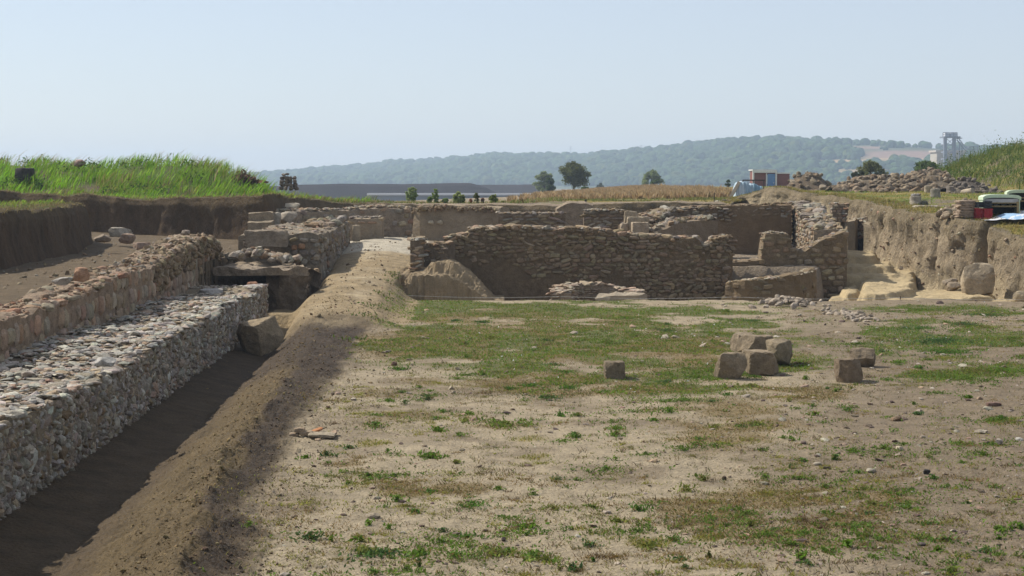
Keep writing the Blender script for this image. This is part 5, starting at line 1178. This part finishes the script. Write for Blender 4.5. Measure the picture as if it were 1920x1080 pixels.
# stones lying on the walls and terrace
for i, (x0, x1, y0, y1, Y, lb, tn, bx, cat) in enumerate([
    (458, 536, 430, 462, 50.7, 'upright rectangular stone slab beside the dark left bank', (.27, .215, .155), .95, 'stone slab'),
    (661, 675, 421, 451, 62.4, 'narrow upright slab with lit edge at the head of the ramp', (.4, .32, .22), .9, 'stone slab'),
    (512, 526, 396, 421, 61.3, 'narrow pale standing stone on the broken masonry block', (.42, .37, .29), .6, 'stone'),
    (525, 556, 395, 420, 61.6, 'bulky rounded stone beside the narrow pale standing stone', (.33, .28, .215), .5, 'stone'),
    (527, 562, 379, 392, 66.5, 'flat pale oval boulder on the rear rubble wall', (.43, .37, .28), .3, 'boulder'),
    (630, 650, 402, 416, 59, 'grey angular stone on the right side of the broken masonry block', (.3, .26, .22), .4, 'stone'),
    (1171, 1195, 394, 440, 58.6, 'tall upright cut slab at the back of the upright block group', (.36, .29, .2), .95, 'stone slab'),
    (1177, 1216, 405, 441, 58.0, 'large cut block with lit left side in the upright block group', (.36, .29, .2), .93, 'stone block'),
    (1185, 1215, 415, 442, 57.3, 'front cut block of the upright block group', (.38, .3, .21), .93, 'stone block'),
    (1163, 1177, 417, 442, 57.8, 'small squared stone left of the upright block group', (.35, .28, .2), .85, 'stone block'),
    (1152, 1162, 429, 438, 53.2, 'small pale cut stone on the top of the large dry stone wall', (.42, .35, .26), .7, 'stone'),
    (203, 244, 424, 442, 54.5, 'pale slab shaped boulder on the dark terrace by the left bank', (.38, .33, .26), .6, 'boulder'),
    (175, 206, 437, 452, 51.5, 'brown lump of fallen masonry beside the pale slab boulder', (.28, .22, .16), .3, 'stone'),
    (222, 252, 436, 455, 51, 'rough brown fallen masonry piece on the terrace edge', (.3, .22, .16), .35, 'stone'),
    (251, 280, 452, 468, 43.5, 'squared reddish block on top of the brick wall', (.32, .23, .17), .8, 'stone block'),
    (95, 134, 515, 530, 29.8, 'flat grey stone lying on the brick wall top near the left edge', (.38, .34, .29), .6, 'stone'),
    (134, 165, 497, 524, 31.5, 'orange tinted masonry lump on the brick wall top', (.36, .22, .14), .4, 'stone'),
    (340, 355, 428, 438, 46, 'small rounded stones knob on the rising end of the brick wall', (.32, .26, .2), .3, 'stone'),
    (368, 414, 540, 556, 42.2, 'long pale squared stone lying on the end of the low rubble wall', (.4, .37, .33), .85, 'stone block'),
    (455, 492, 531, 547, 43.8, 'pale grey stone at the far end of the low rubble wall', (.42, .39, .36), .5, 'stone'),
    (463, 481, 525, 537, 44.3, 'small reddish brick lump on the far end of the low rubble wall', (.4, .22, .14), .6, 'brick'),
    (178, 218, 664, 682, 23.6, 'large pale flat stone at the edge of the low rubble wall top', (.46, .43, .38), .5, 'stone'),
    (1808, 1866, 492, 554, 52.6, 'tall rounded clay pillar left standing before the tan bank', (.36, .29, .2), .5, 'clay pillar'),
    (1771, 1796, 520, 533, 54.6, 'upper of two brown stones on the clay terrace', (.33, .27, .2), .6, 'stone'),
    (1774, 1806, 527, 543, 54.0, 'lower of two brown stones on the clay terrace', (.35, .28, .2), .6, 'stone'),
    (1902, 1930, 543, 567, 50.6, 'clay lump at the right edge before the tan bank', (.38, .31, .21), .5, 'clay lump'),
    (1478, 1500, 375, 384, 66.3, 'flat dark stone on the back end of the lit wing wall', (.24, .21, .18), .6, 'stone'),
    (1340, 1356, 374, 385, 76, 'pale sack like stone at the rear edge left of the tarpaulin', (.5, .46, .4), .3, 'stone'),
    (1352, 1366, 372, 384, 76.5, 'dark stone beside the pale sack like stone', (.13, .11, .095), .4, 'stone'),
    (28, 60, 314, 345, 76.5, 'dark square block standing in the grass at far left', (.06, .052, .045), .85, 'block'),
    (136, 159, 291, 306, 80, 'pinkish stone lump on the grassy crest of the left bank', (.36, .25, .2), .5, 'stone')]):
    hf = 1.0
    nm = cat.replace(' ', '_')
    if cat == 'block': nm = 'dark_block'
    Yb = Y
    if x0 == 136:
        Yb = 78.0; y1 = proj(np.array(X(147, Yb)), np.array(Yb), np.array(rim_z(X(147, Yb), Yb) + .22))[1]; y0 = y1 - 14
    if x0 == 28: q = rhit((x0 + x1) / 2, y1 + 3, 56, 96); Yb = q[1] - .35
    pxblock(nm, lb, x0, x1, y0, y1, 1100 + i, Y=Yb, cat=cat, tint=tn, boxy=bx, cuts=3 if bx > .8 else 6, rz=(.1 if bx > .8 else .3 * ((i % 5) - 2)), depth=.35 if 'upright' in lb and 'front' not in lb and bx > .85 else .75, sink=.05, sub=4 if (x1 - x0) > 28 else 3)

# heaps: every stone an object of its own, sharing a few meshes
def stone_pool(name, tints, seed, nvar=8, boxy=.35):
    L = []
    for i in range(nvar):
        V, Fc, c = stone_mesh(seed + i, (1, .72, .55), boxy, 9, tints[i % len(tints)], 2, .07); V[:, 2] -= V[:, 2].max() / 2
        o = mesh_np(name, V, Fc, M_STONE, None, c, False, link=False); L.append(o)
    return L
def drop(pool, name, label, group, pos, size, r, tilt=.6, cat='stone'):
    src = pool[int(r.integers(0, len(pool)))]; o = src.copy(); o.name = name; COL.objects.link(o)
    o.location = pos; s = size; o.scale = (s * r.uniform(.8, 1.3), s * r.uniform(.8, 1.2), s * r.uniform(.7, 1.15)); o.rotation_euler = (r.normal(0, tilt), r.normal(0, tilt), r.uniform(0, 6.28))
    tag(o, label, cat, group)
def mound(name, pts, Y, depth, zb, seed, col):
    p = np.array([(X(a, Y), Y, zb if len(q) < 3 else q[2], Z(b, Y)) for q in pts for a, b in [q[:2]]]); q, s = resample(p, .3); rows = []
    for off, f in [(-1.1, -.15), (-.9, .1), (-.62, .42), (-.35, .75), (-.1, .98), (.2, 1), (.6, .7), (1.1, -.1)]:
        z = q[:, 2] + (q[:, 3] - q[:, 2]) * f + (fbm2(s, 0 * s + off * 3, .8, 3, seed) - .5) * .25
        rows.append(np.stack([q[:, 0], q[:, 1] + off * depth, z], 1))
    V = np.stack(rows, 1); Vf = V.reshape(-1, 3)
    tag(mesh_np(name, Vf, [grid_faces(len(q), 8)], M_RIM, None, np.array(col) * (.8 + .4 * fbm2(Vf[:, 0], Vf[:, 2], .8, 3, seed))[:, None], True), kind='structure')
    return q
r = np.random.default_rng(901)
TH_ = [(.24, .185, .125), (.2, .155, .108), (.28, .22, .15), (.17, .13, .09), (.26, .185, .12), (.34, .28, .2), (.3, .23, .16)]
def heap_stones(q, depth, n, sz, pool, name, label, group, seed, ybase=None):
    r = np.random.default_rng(seed)
    for i in range(n):
        k = r.integers(0, len(q)); off = -1.0 + 1.15 * r.random() ** .8
        f = np.interp(off, [-1.1, -.9, -.62, -.35, -.1, .2], [-.1, .1, .42, .75, .98, 1.0])
        z = q[k, 2] + (q[k, 3] - q[k, 2]) * f
        drop(pool, name, label, group, (q[k, 0] + r.normal(0, .15), q[k, 1] + off * depth, z + .04), r.uniform(*sz) * (1.1 if off < -.5 else .9), r, .5)
pool = stone_pool('rubble_stone', TH_, 1300, 10)
qh = mound('mound', [(1566, 352, 2.95), (1585, 341, 2.95), (1620, 334, 2.95), (1660, 331, 2.95), (1700, 330, 2.95), (1725, 325, 2.95), (1745, 320, 2.95), (1762, 324, 2.95), (1775, 336, 2.95), (1785, 343, 2.95)], 93, 4.0, 2.9, 911, (.16, .13, .095))
heap_stones(qh, 4.0, 270, (.24, .62), pool, 'rubble_stone', 'rough grey brown stone in the long rubble heap on the right bank', 'stones of the long rubble heap', 912)
qh = mound('mound', [(1770, 352, 2.9), (1790, 340, 2.9), (1815, 335, 2.9), (1835, 342, 2.9), (1856, 355, 2.9)], 84, 2.0, 2.9, 913, (.12, .1, .08))
heap_stones(qh, 2.0, 70, (.18, .42), stone_pool('rubble_stone', [(.19, .16, .13), (.24, .2, .15), (.15, .125, .1)], 1330, 6), 'rubble_stone', 'dark stone in the lower heap between long rubble heap and grassy mound', 'stones of the dark lower heap', 914)
qh = mound('mound', [(1474, 352, 2.9), (1488, 333, 2.9), (1505, 326, 2.9), (1528, 325, 2.9), (1545, 338, 2.9), (1556, 352, 2.9)], 104, 2.2, 2.8, 915, (.15, .115, .08))
heap_stones(qh, 2.2, 48, (.2, .55), stone_pool('rubble_stone', [(.2, .16, .11), (.27, .22, .16), (.23, .17, .11)], 1345, 6), 'rubble_stone', 'brown stone on the small earth mound right of the white cabin', 'stones on the small earth mound', 916)
# heap beside the red crates
pool2 = stone_pool('heap_stone', TH_, 1360, 8, .5)
for i in range(30):
    px = r.uniform(1758, 1826); f = r.random(); py = 408 - f * np.interp(px, [1758, 1775, 1790, 1812, 1826], [6, 18, 26, 36, 24])
    q = rhit(px, 409 - f * 8, 48); top = P(px, py, q[1])
    drop(pool2, 'heap_stone', 'brown block stone in the small heap left of the red crates', 'stones of the small heap by the crates', (q[0], q[1], max(q[2] + .02, top[2])), r.uniform(.22, .46), r, .35)
g = rhit(1806, 408, 48)
for i in range(7):
    V, Fc, c = stone_mesh(1380 + i, (.62, .42, .09), .92, 2, (.37, .28, .2), 3, .03); o = mesh_np('flat_brick', V, Fc, M_STONE, None, c); o.location = (g[0] + r.normal(0, .02), g[1] - .15, g[2] - .02 + i * .085); o.rotation_euler = (0, 0, .25 + r.normal(0, .04))
    tag(o, 'thin flat brick in the neat stack against the small stone heap', 'brick', 'bricks of the neat stack')
q = rhit(1735, 389, 48); block('stone_slab', 'long pale slab lying in the grass left of the small stone heap', tuple(q), (.95, .5, .1), 1395, .9, 3, (.42, .36, .28), .2, cat='stone slab', sub=3)
q = rhit(1776, 402, 48); block('stone_slab', 'pale squared kerb like slab at the front of the small stone heap', tuple(q), (.5, .3, .22), 1396, .9, 3, (.4, .34, .25), .1, cat='stone slab', sub=3)

# column drums
def drum(label, px, x0, x1, y0, y1, seed, tint, fallen=False, extra=0):
    q = rhit(px, y1, 48); w = (x1 - x0) / F * q[1]; h = (y1 - y0) / F * q[1]
    n, m = 28, 14; an = np.arange(n) / n * 2 * np.pi; rows = []
    for k in range(m + 1):
        f = k / m; rad = w / 2 * (1 - .06 * f) * (1 + .02 * math.sin(f * 9))
        if k == 0: rad *= .98
        V = np.stack([np.cos(an) * rad, np.sin(an) * rad, np.full(n, h * f)], 1)
        V += (fbm(V * 5 + seed, 3, seed)[:, None] - .5) * .09 * w; rows.append(V)
    rows.append(rows[-1] * np.array([.55, .55, 1]) + [0, 0, .015])
    V = np.stack(rows, 0).transpose(1, 0, 2); V = np.concatenate([V, V[:1]]); M = V.shape[1]; Vf = V.reshape(-1, 3)
    t = thing('column_drum', label, 'column drum', tuple(q + [0, w * .3, -.03]), seed * .7, 'column drums on the right bank')
    cap = np.array([[i * M + M - 1 for i in range(n)]])
    c = np.array(tint) * (.75 + .5 * fbm(Vf * 4 + seed, 4, seed))[:, None]
    mesh_np('drum_body', Vf, [grid_faces(n + 1, M), cap], M_STONE, t, c, False)
    if fallen: t.rotation_euler = (1.35, 0, .75)
    return t, q, w, h
drum('short pale column drum with small stones lying on top', 1718, 1707, 1729, 367, 385, 3, (.37, .32, .25))
drum('squat column drum standing behind the grey drum', 1742, 1734, 1750, 348, 361, 5, (.36, .3, .22))
drum('grey column drum standing in front of the long rubble heap', 1755, 1746, 1765, 354, 371, 7, (.28, .25, .2))
drum('dark squared drum stone left of the fallen column', 1783, 1776, 1791, 349, 363, 9, (.25, .21, .17))
drum('fallen pale column shaft lying against the rubble', 1806, 1799, 1813, 340, 362, 11, (.4, .33, .24), True)
drum('broad dark drum at the right end of the drums', 1821, 1812, 1829, 347, 361, 13, (.23, .2, .165))
q = rhit(1718, 385, 48)
for i, (dx, dy, lb) in enumerate([(-.1, .1, 'white'), (.05, .14, 'grey'), (.12, .22, 'brown')]):
    block('small_stone', lb + ' small stone on top of the short pale column drum', (q[0] + dx, q[1] + .05 + dy * .4, q[2] + .35), (.2, .16, .12), 1410 + i, .4, 6, [(.48, .43, .38), (.33, .3, .27), (.3, .23, .17)][i], i, cat='stone', sub=3, sink=.02)
q = rhit(1732, 385, 48); block('stone', 'dark mossy stone beside the short pale column drum', tuple(q), (.3, .26, .22), 1420, .4, 6, (.15, .14, .1), .3, cat='stone', sub=3)

# flat rubble patches on the field
poolF = stone_pool('rubble_flake', [(.36, .3, .235), (.3, .245, .185), (.4, .33, .25), (.25, .2, .15)], 1430, 8, .3)
for i in range(95):
    px, py = r.normal(1478, 24), r.normal(569, 4.5); g_ = G(px, min(max(py, 559), 582)); drop(poolF, 'rubble_flake', 'flat stone flake in the pale rubble scatter at the far edge of the field', 'flakes of the rubble scatter', (g_[0], g_[1], height(g_[0], g_[1]) + .03 + .08 * math.exp(-((px - 1475) / 25) ** 2)), r.uniform(.12, .3), r, .35)
for i in range(75):
    k = r.random(); px, py = 1548 + k * 90 + r.normal(0, 10), 580 + k * 28 + r.normal(0, 5); g_ = G(px, py); drop(poolF, 'rubble_flake', 'flat stone flake in the second rubble scatter right of and nearer than the first', 'flakes of the second rubble scatter', (g_[0], g_[1], height(g_[0], g_[1]) + .02), r.uniform(.08, .22), r, .35)

# small dry stone stack on the left bank
q = rhit(541, 356, 56, 98); Ys = q[1]; sc = Ys / F; pool3 = stone_pool('stack_stone', [(.2, .165, .125), (.25, .2, .15), (.16, .13, .105)], 1450, 6, .65)
for row in range(4):
    for k in range(4):
        drop(pool3, 'stack_stone', 'dark brown stone in the small stacked pile on the left bank', 'stones of the stacked pile', (q[0] + (k - 1.5) * 8 * sc + r.normal(0, .02), q[1] + r.normal(0, .05), q[2] + (row + .5) * 6.2 * sc), 9.8 * sc, r, .10); COL.objects[-1].scale.z *= 1.5
for k, dz in ((-1.1, 4.2), (-.3, 4.4)): drop(pool3, 'stack_stone', 'dark brown stone in the small stacked pile on the left bank', 'stones of the stacked pile', (q[0] + k * 8 * sc, q[1], q[2] + (dz + .2) * 6.4 * sc), 8.5 * sc, r, .3)
# brush pile
q = rhit(459, 347, 56, 98); t = thing('brush_pile', 'low pile of dark dry brush on the left bank above the earth cut', 'brush pile', tuple(q + np.array([0, -.3, .12]))); b = Batch()
k = 420; p_ = np.stack([r.normal(0, .33, k), r.normal(0, .25, k), np.abs(r.normal(0, .12, k))], 1); p_[:, 2] *= np.exp(-(p_[:, 0] / .5) ** 2) * 1.3 + .2
leaves(b, p_, .3, pick([(.12, .075, .05), (.17, .11, .07), (.09, .06, .04)], k, r), r)
b.build('dead_twigs', M_LEAF, t)

# ------------------------------------------------------------------ crates, cabinets, sheet
def crate(label, loc, d, rz, colr, mt, group):
    t = thing('crate', label, 'crate', loc, rz, group); w, l, h = d; e = .018
    b = Batch(); b.box((0, 0, e / 2), (w, l, e)); b.build('bottom', mt, t)
    for sx, sy in ((1, 0), (-1, 0), (0, 1), (0, -1)):
        b = Batch(); L = l if sx else w - 2 * e
        for k in range(5):
            u = (k + .5) / 5 * L - L / 2
            pos = (sx * (w / 2 - e / 2), u, h / 2) if sx else (u, sy * (l / 2 - e / 2), h / 2)
            dim = (e, L / 5 * .8, h - .03) if sx else (L / 5 * .8, e, h - .03); b.box(pos, dim)
        for zz in (h - .02, h * .5, .03):
            b.box((sx * (w / 2), 0, zz) if sx else (0, sy * (l / 2), zz), (e * 1.5, L + 2 * e, .035) if sx else (L + 2 * e, e * 1.5, .035))
        b.build('side', mt, t)
    return t
M_RED = plain('red_plastic', (.3, .025, .03), .5); M_BLK = plain('black_plastic', (.03, .032, .036), .5)
q = rhit(1845, 411, 48); s = q[1] / F
crate('left of two red plastic crates at the edge of the right bank', (q[0] - 10 * s, q[1] + .1, q[2]), (14.5 * s, .36, 20 * s), .08, None, M_RED, 'red plastic crates')
crate('right of two red plastic crates, beside the pale green cabinet', (q[0] + 5.5 * s, q[1] - .02, q[2] - .02), (15 * s, .36, 20 * s), -.06, None, M_RED, 'red plastic crates')
crate('black plastic crate stacked on the left red crate', (q[0] - 7 * s, q[1] + .1, q[2] + 20.5 * s), (13 * s, .34, 11 * s), .2, None, M_BLK, 'black plastic crates')
crate('black plastic crate stacked on the right red crate', (q[0] + 6 * s, q[1], q[2] + 20 * s), (13 * s, .34, 13 * s), -.15, None, M_BLK, 'black plastic crates')
M_GRN = plain('pale_green_paint', (.6, .7, .48), .5); M_DARK = plain('dark_interior', (.02, .018, .016), .9); M_BRS = plain('tarnished_brass', (.30, .22, .10), .5); M_PANE = plain('dusty_pane', (.46, .44, .42), .3, spec=.5)
def cabinet(label, loc, w, d, h, rz, mglass):
    t = thing('cabinet', label, 'cabinet', loc, rz); e = .035
    for sx in (-1, 1):
        b = Batch(); b.box((sx * (w / 2 - e / 2), 0, h * .47), (e, d, h * .9)); b.build('side_panel', M_GRN, t)
    b = Batch(); b.box((0, d / 2 - e / 2, h * .46), (w - 2 * e, e, h * .86)); b.build('back_panel', M_DARK, t)
    n = 15; a = np.linspace(-1, 1, n); prof = np.stack([a * (w / 2 + .03), h * (.90 + .10 * np.sqrt(np.clip(1 - np.abs(a) ** 3.2, 0, 1)))], 1)
    V = []; 
    for y in (-d / 2 - .04, d / 2 + .02):
        for off in (0, -h * .13): V += [(px_, y, pz + off) for px_, pz in prof]
    V = np.array(V); f = []
    for i in range(n - 1): f += [[i, i + 1, 2 * n + i + 1, 2 * n + i], [n + i, 3 * n + i, 3 * n + i + 1, n + i + 1], [i, n + i, n + i + 1, i + 1], [2 * n + i, 2 * n + i + 1, 3 * n + i + 1, 3 * n + i]]
    f += [[0, 2 * n, 3 * n, n], [n - 1, 2 * n - 1, 4 * n - 1, 3 * n - 1]]
    mesh_np('roof', V, [np.array(f)], M_GRN, t, None)
    b = Batch(); b.box((0, -d / 2 + .02, h * .74), (w - .1, .02, h * .17)); b.build('glass_panel', mglass, t)
    b = Batch(); b.box((0, -d / 2 + .0, h * .655), (w - .06, .04, .035)); b.box((0, -d / 2 + .0, h * .53), (w - .06, .04, .03)); b.build('rail', M_BRS, t)
    for sx in (-1, 1):
        b = Batch(); b.box((sx * (w / 2 - .075), -d / 2 - .01, h * .36), (.075, .05, h * .7)); b.build('post', M_BRS, t)
    b = Batch(); b.box((0, .05, h * .5), (w - .08, d - .14, .03)); b.build('shelf', M_BRS, t)
    b = Batch(); b.box((0, 0, .05), (w - .08, d - .08, .06)); b.build('floor_panel', M_DARK, t)
    for k in range(4):
        b = Batch(); b.tube([(-w * .3 + k * w * .2, 0, h * .52), (-w * .3 + k * w * .2, 0, h * .6)], .05, (.3, .28, .2), 8); b.build('jar', M_PANE, t)
    return t
Yc = q[1] + .5; q2 = np.array((X(1878, Yc), Yc, Z(409, Yc))); s = q2[1] / F
cabinet('open fronted pale green cabinet with curved top beside the red crates', (q2[0] - 2 * s, q2[1] + .2, q2[2] - .03), 66 * s, .85, 46 * s, -.10, M_PANE)
q3 = q2 + np.array([1.15, 2.1, .05]); s3 = q3[1] / F
cabinet('second pale green cabinet half hidden behind the curved top one at the right edge', (X(1916, q3[1]), q3[1], Z(399, q3[1])), 58 * s3, .9, 43 * s3, -.2, M_DARK)
M_WHT = plain('white_plastic', (.72, .74, .76), .4)
t = thing('plastic_box', 'small white plastic box at the right edge before the green cabinets', 'box', (X(1921, q2[1] - .4), q2[1] - .4, Z(406, q2[1] - .4)), .2); b = Batch(); b.box((0, 0, .1), (.22, .2, .2), taper=1.08); b.build('tub', M_WHT, t); b = Batch(); b.box((0, -.11, .1), (.13, .015, .09)); b.build('opening', M_DARK, t)
t = thing('plastic_sheet', 'crumpled white and blue plastic sheet lying on the bank edge at right', 'sheet'); b = Batch()
Ys = q[1] - .75; zs = max(rim_z(X(1880, Ys), Ys), Z(419, Ys) - .1); nx, ny = 50, 14; u, v = np.meshgrid(np.linspace(0, 1, nx), np.linspace(0, 1, ny), indexing='ij'); u = u.ravel(); v = v.ravel()
xx = X(1845, Ys) + u * (X(1945, Ys) - X(1845, Ys)); yy = Ys - .35 + v * 1.0 + .1 * np.sin(u * 6); zz = zs + .03 + .17 * sstep(.05, .6, u) * (.4 + .6 * sstep(0, .5, v)) + .05 * np.sin(u * 9 + v * 4) * sstep(.1, .5, u) + (fbm2(u, v, .13, 3, 970) - .5) * .06
V = np.stack([xx, yy, zz], 1); cs = np.where((((v > .35) & (u > .35) & (u < .7)) | (fbm2(u, v, .2, 3, 971) > .62))[:, None], np.array([.32, .46, .62]), np.array([.74, .73, .74]))
V2 = V - [0, 0, .012]; gf = grid_faces(nx, ny); n0 = nx * ny
M_SHEET = mat('sheet_plastic', tint=True, rough=.4, var=.06, bump=.1, spec=.4)
mesh_np('sheet', np.concatenate([V, V2]), [gf, gf[:, ::-1] + n0], M_SHEET, t, np.concatenate([cs, cs]), True)

# tarpaulin over a stack, cabin
q = np.array(P(1400, 371, 80.5)); s = 80.5 / F
t = thing('tarpaulin', 'faded blue tarpaulin draped over a stack with pale plank leaning at its left', 'tarpaulin', tuple(q))
nx, ny = 44, 26; u, v = np.meshgrid(np.linspace(-1, 1, nx), np.linspace(-1, 1, ny), indexing='ij'); u = u.ravel(); v = v.ravel()
ht = 31 * s * sstep(-1.0, -.5, u + (fbm2(u, v, .3, 3, 980) - .5) * .25) * (1 - .25 * sstep(.1, .7, u)) * (1 - sstep(.75, 1, u + (fbm2(u, v, .3, 3, 985) - .5) * .2)) * (1 - .18 * np.exp(-((u - .1) / .16) ** 2)) * (1 - .9 * sstep(.6, 1, np.abs(v))) * (.8 + .3 * fbm2(u, v, .35, 4, 981)); fold = .05 * np.sin(u * 30 + np.sin(v * 5) * 2) * sstep(.4, .9, np.abs(v))
V = np.stack([u * 32 * s, v * .8 + fold, ht], 1); c = np.where((fbm2(u, v, .5, 3, 982) > .52)[:, None], np.array([.52, .58, .60]), np.array([.33, .42, .47])); c = np.where((u > .3)[:, None], np.array([.2, .3, .36]), c)
mesh_np('cover_sheet', V, [grid_faces(nx, ny)], mat('tarp', tint=True, rough=.5, var=.12, bump=.2, bscale=6), t, c, True)
b = Batch(); a0, a1 = np.array(P(1368, 373, 79.6)) - q, np.array(P(1386, 342, 80)) - q; b.tube([tuple(a0), tuple(a1)], .11, (.5, .42, .3), 4); b.build('plank', plain('pale_wood', (.46, .38, .27), .8), t)
b = Batch(); b.tube([(-8 * s, 0, 33 * s), (34 * s, .1, 33 * s)], .035, n=6)
for k in (-7, 12, 32): b.tube([(k * s, .05, -.1), (k * s, .05, 34 * s)], .03, n=6)
b.build('rail_frame', plain('dark_pipe', (.09, .07, .06), .6), t)
Y = 165; s = Y / F; x0, x1 = X(1411, Y), X(1481, Y); zt, zb = Z(319.5, Y), Z(362, Y); xm = X(1453, Y)
t = thing('site_cabin', 'white and brick red site cabin with blue door behind the tarpaulin', 'cabin', ((x0 + x1) / 2, Y, zb)); ox = (x0 + x1) / 2; h = zt - zb
M_CW = plain('cabin_white', (.8, .79, .74), .6); M_CR = plain('cabin_brick', (.25, .115, .095), .8, scale=14); M_CB = plain('cabin_blue', (.16, .29, .5), .5)
b = Batch(); b.box(((x0 + xm) / 2 - ox, 1.3, h / 2), (xm - x0 - .1, 2.5, h - .1)); b.build('body', M_CR, t)
b = Batch(); b.box(((x1 + xm) / 2 - ox, 1.5, h / 2 - .1), (x1 - xm - .1, 2.5, h - .3)); b.build('annex', M_CR, t)
b = Batch()
for px in (1411.5, 1454): b.box((X(px, Y) - ox, 0, h / 2), (.16, .2, h))
b.box(((x0 + xm) / 2 - ox, -.02, h - .12), (xm - x0, .22, .24)); b.box((X(1436, Y) - ox, -.01, h * .45), (.09, .12, h * .85)); b.box(((x1 + xm) / 2 - ox, .2, h - .28), (x1 - xm, .12, .12)); b.build('frame', M_CW, t)
b = Batch(); b.box(((x0 + xm) / 2 - ox, 1.3, h + .04), (xm - x0 + .15, 2.8, .1)); b.build('roof', M_CW, t)
d = Batch(); d.box((X(1445, Y) - ox, -.03, h * .43), (14 * s, .08, h * .84)); dr = d.build('door', M_CB, t); d = Batch(); d.box((X(1449.5, Y) - ox, -.1, h * .45), (.05, .06, .14)); d.build('handle', M_CW, dr)
d = Batch(); d.box((X(1437.3, Y) - ox, -.02, h * .6), (3 * s, .07, h * .4)); d.build('window', plain('cabin_pane', (.5, .6, .7), .2, spec=.6), t)

# posts and string
def post(name, label, px, y0, y1, Y, rad, col, cat='post'):
    b = Batch(); a, c = np.array(P(px, y1, Y)), np.array(P(px, y0, Y)); b.tube([(0, 0, -.1), (0, .01, (c - a)[2] * .5), (.01, 0, (c - a)[2])], [rad, rad, rad * .85], col, 8); o = b.build(name, M_MORTAR); o.location = a; tag(o, label, cat)
post('short_post', 'short black post on the rear earth edge before the cornfield', 1098, 374, 383, 72, .05, (.03, .028, .026))
post('thin_stake', 'thin dark stake left of the tarpaulin before the cornfield', 1339, 361, 380, 75.5, .025, (.1, .08, .06), 'stake')
pegs = [(762, 554), (1050, 556), (1375, 557), (1690, 558), (1960, 560)]
pp = []
for i, (a, c) in enumerate(pegs):
    Yp = 49.0 - .03 * max(0, X(a, 49)); z = Z(c, Yp); pp.append((X(a, Yp), Yp, z)); b = Batch(); b.tube([(0, 0, -.45), (0, 0, .04)], .018, (.2, .15, .1), 6); o = b.build('string_peg', M_MORTAR); o.location = pp[-1]
    tag(o, ['wooden peg at the left end of the string by the ramp', 'wooden peg holding the string left of the foundation ruin', 'wooden peg holding the string before the curved clay wall', 'wooden peg holding the string before the clay terraces', 'wooden peg at the right end of the string'][i], 'peg', 'pegs of the boundary string')
b = Batch()
for a, c in zip(pp[:-1], pp[1:]):
    a, c = np.array(a), np.array(c); k = np.linspace(0, 1, 12)[:, None]; L = lerp(a, c, k); L[:, 2] -= .05 * np.sin(k[:, 0] * math.pi); b.tube(L, .006, (.55, .52, .46), 5)
tag(b.build('boundary_string', M_STONE), 'thin pale string stretched along the far edge of the field', 'string')
# ------------------------------------------------------------------ camera, light, air
cam = bpy.data.cameras.new('camera'); co = bpy.data.objects.new('camera', cam); COL.objects.link(co)
cam.sensor_width = 36; cam.lens = 36 * F / 1920; cam.clip_end = 8000; cam.clip_start = .3
co.location = (0, 0, H); co.rotation_euler = (math.pi / 2 - TH, 0, 0); SC.camera = co
EL, AZ = math.radians(45), math.radians(62)
S = Vector((-math.sin(AZ) * math.cos(EL), math.cos(AZ) * math.cos(EL), math.sin(EL)))
sl = bpy.data.lights.new('sun', 'SUN'); so = bpy.data.objects.new('sun', sl); COL.objects.link(so)
sl.energy = 4.9; sl.angle = math.radians(.6); sl.color = (1, .96, .885); so.rotation_euler = S.to_track_quat('Z', 'Y').to_euler(); so.location = (-30, 20, 40)
w = bpy.data.worlds.new('World'); SC.world = w; w.use_nodes = True
nt = w.node_tree; sky = nt.nodes.new('ShaderNodeTexSky'); sky.sky_type = 'NISHITA'; sky.sun_disc = False
sky.sun_elevation = EL; sky.sun_rotation = -AZ; sky.air_density = 1.0; sky.dust_density = .6; sky.ozone_density = 2.0; sky.altitude = 100
mx = nt.nodes.new('ShaderNodeMix'); mx.data_type = 'RGBA'; mx.inputs[0].default_value = .58; mx.inputs[7].default_value = (5.0, 5.28, 6.0, 1)   # thin even summer haze
nt.links.new(sky.outputs[0], mx.inputs[6]); nt.links.new(mx.outputs[2], nt.nodes['Background'].inputs[0]); nt.nodes['Background'].inputs[1].default_value = .108
def haze():
    b = Batch(); b.box((0, 1500, 28), (5200, 3300, 72))
    m = bpy.data.materials.new('haze_air'); m.use_nodes = True; n = m.node_tree; n.nodes.remove(n.nodes['Principled BSDF'])
    v = n.nodes.new('ShaderNodeVolumePrincipled'); v.inputs['Density'].default_value = .00038; v.inputs['Color'].default_value = (.68, .83, 1, 1); v.inputs['Anisotropy'].default_value = .2
    n.links.new(v.outputs[0], n.nodes['Material Output'].inputs['Volume'])
    o = mesh_np('haze', np.concatenate(b.V), [np.concatenate(q) for q in b.F.values()], m); tag(o, kind='stuff')
haze()
vs = SC.view_settings; vs.view_transform = 'Standard'; vs.look = 'None'; vs.exposure = .34; vs.gamma = 1
cy = SC.cycles; cy.use_denoising = True
try: cy.denoiser = 'OPENIMAGEDENOISE'
except Exception: pass
cy.max_bounces = 6; cy.diffuse_bounces = 3; cy.glossy_bounces = 2; cy.transmission_bounces = 3; cy.volume_bounces = 0; cy.transparent_max_bounces = 6
cy.use_adaptive_sampling = True; cy.adaptive_threshold = .02
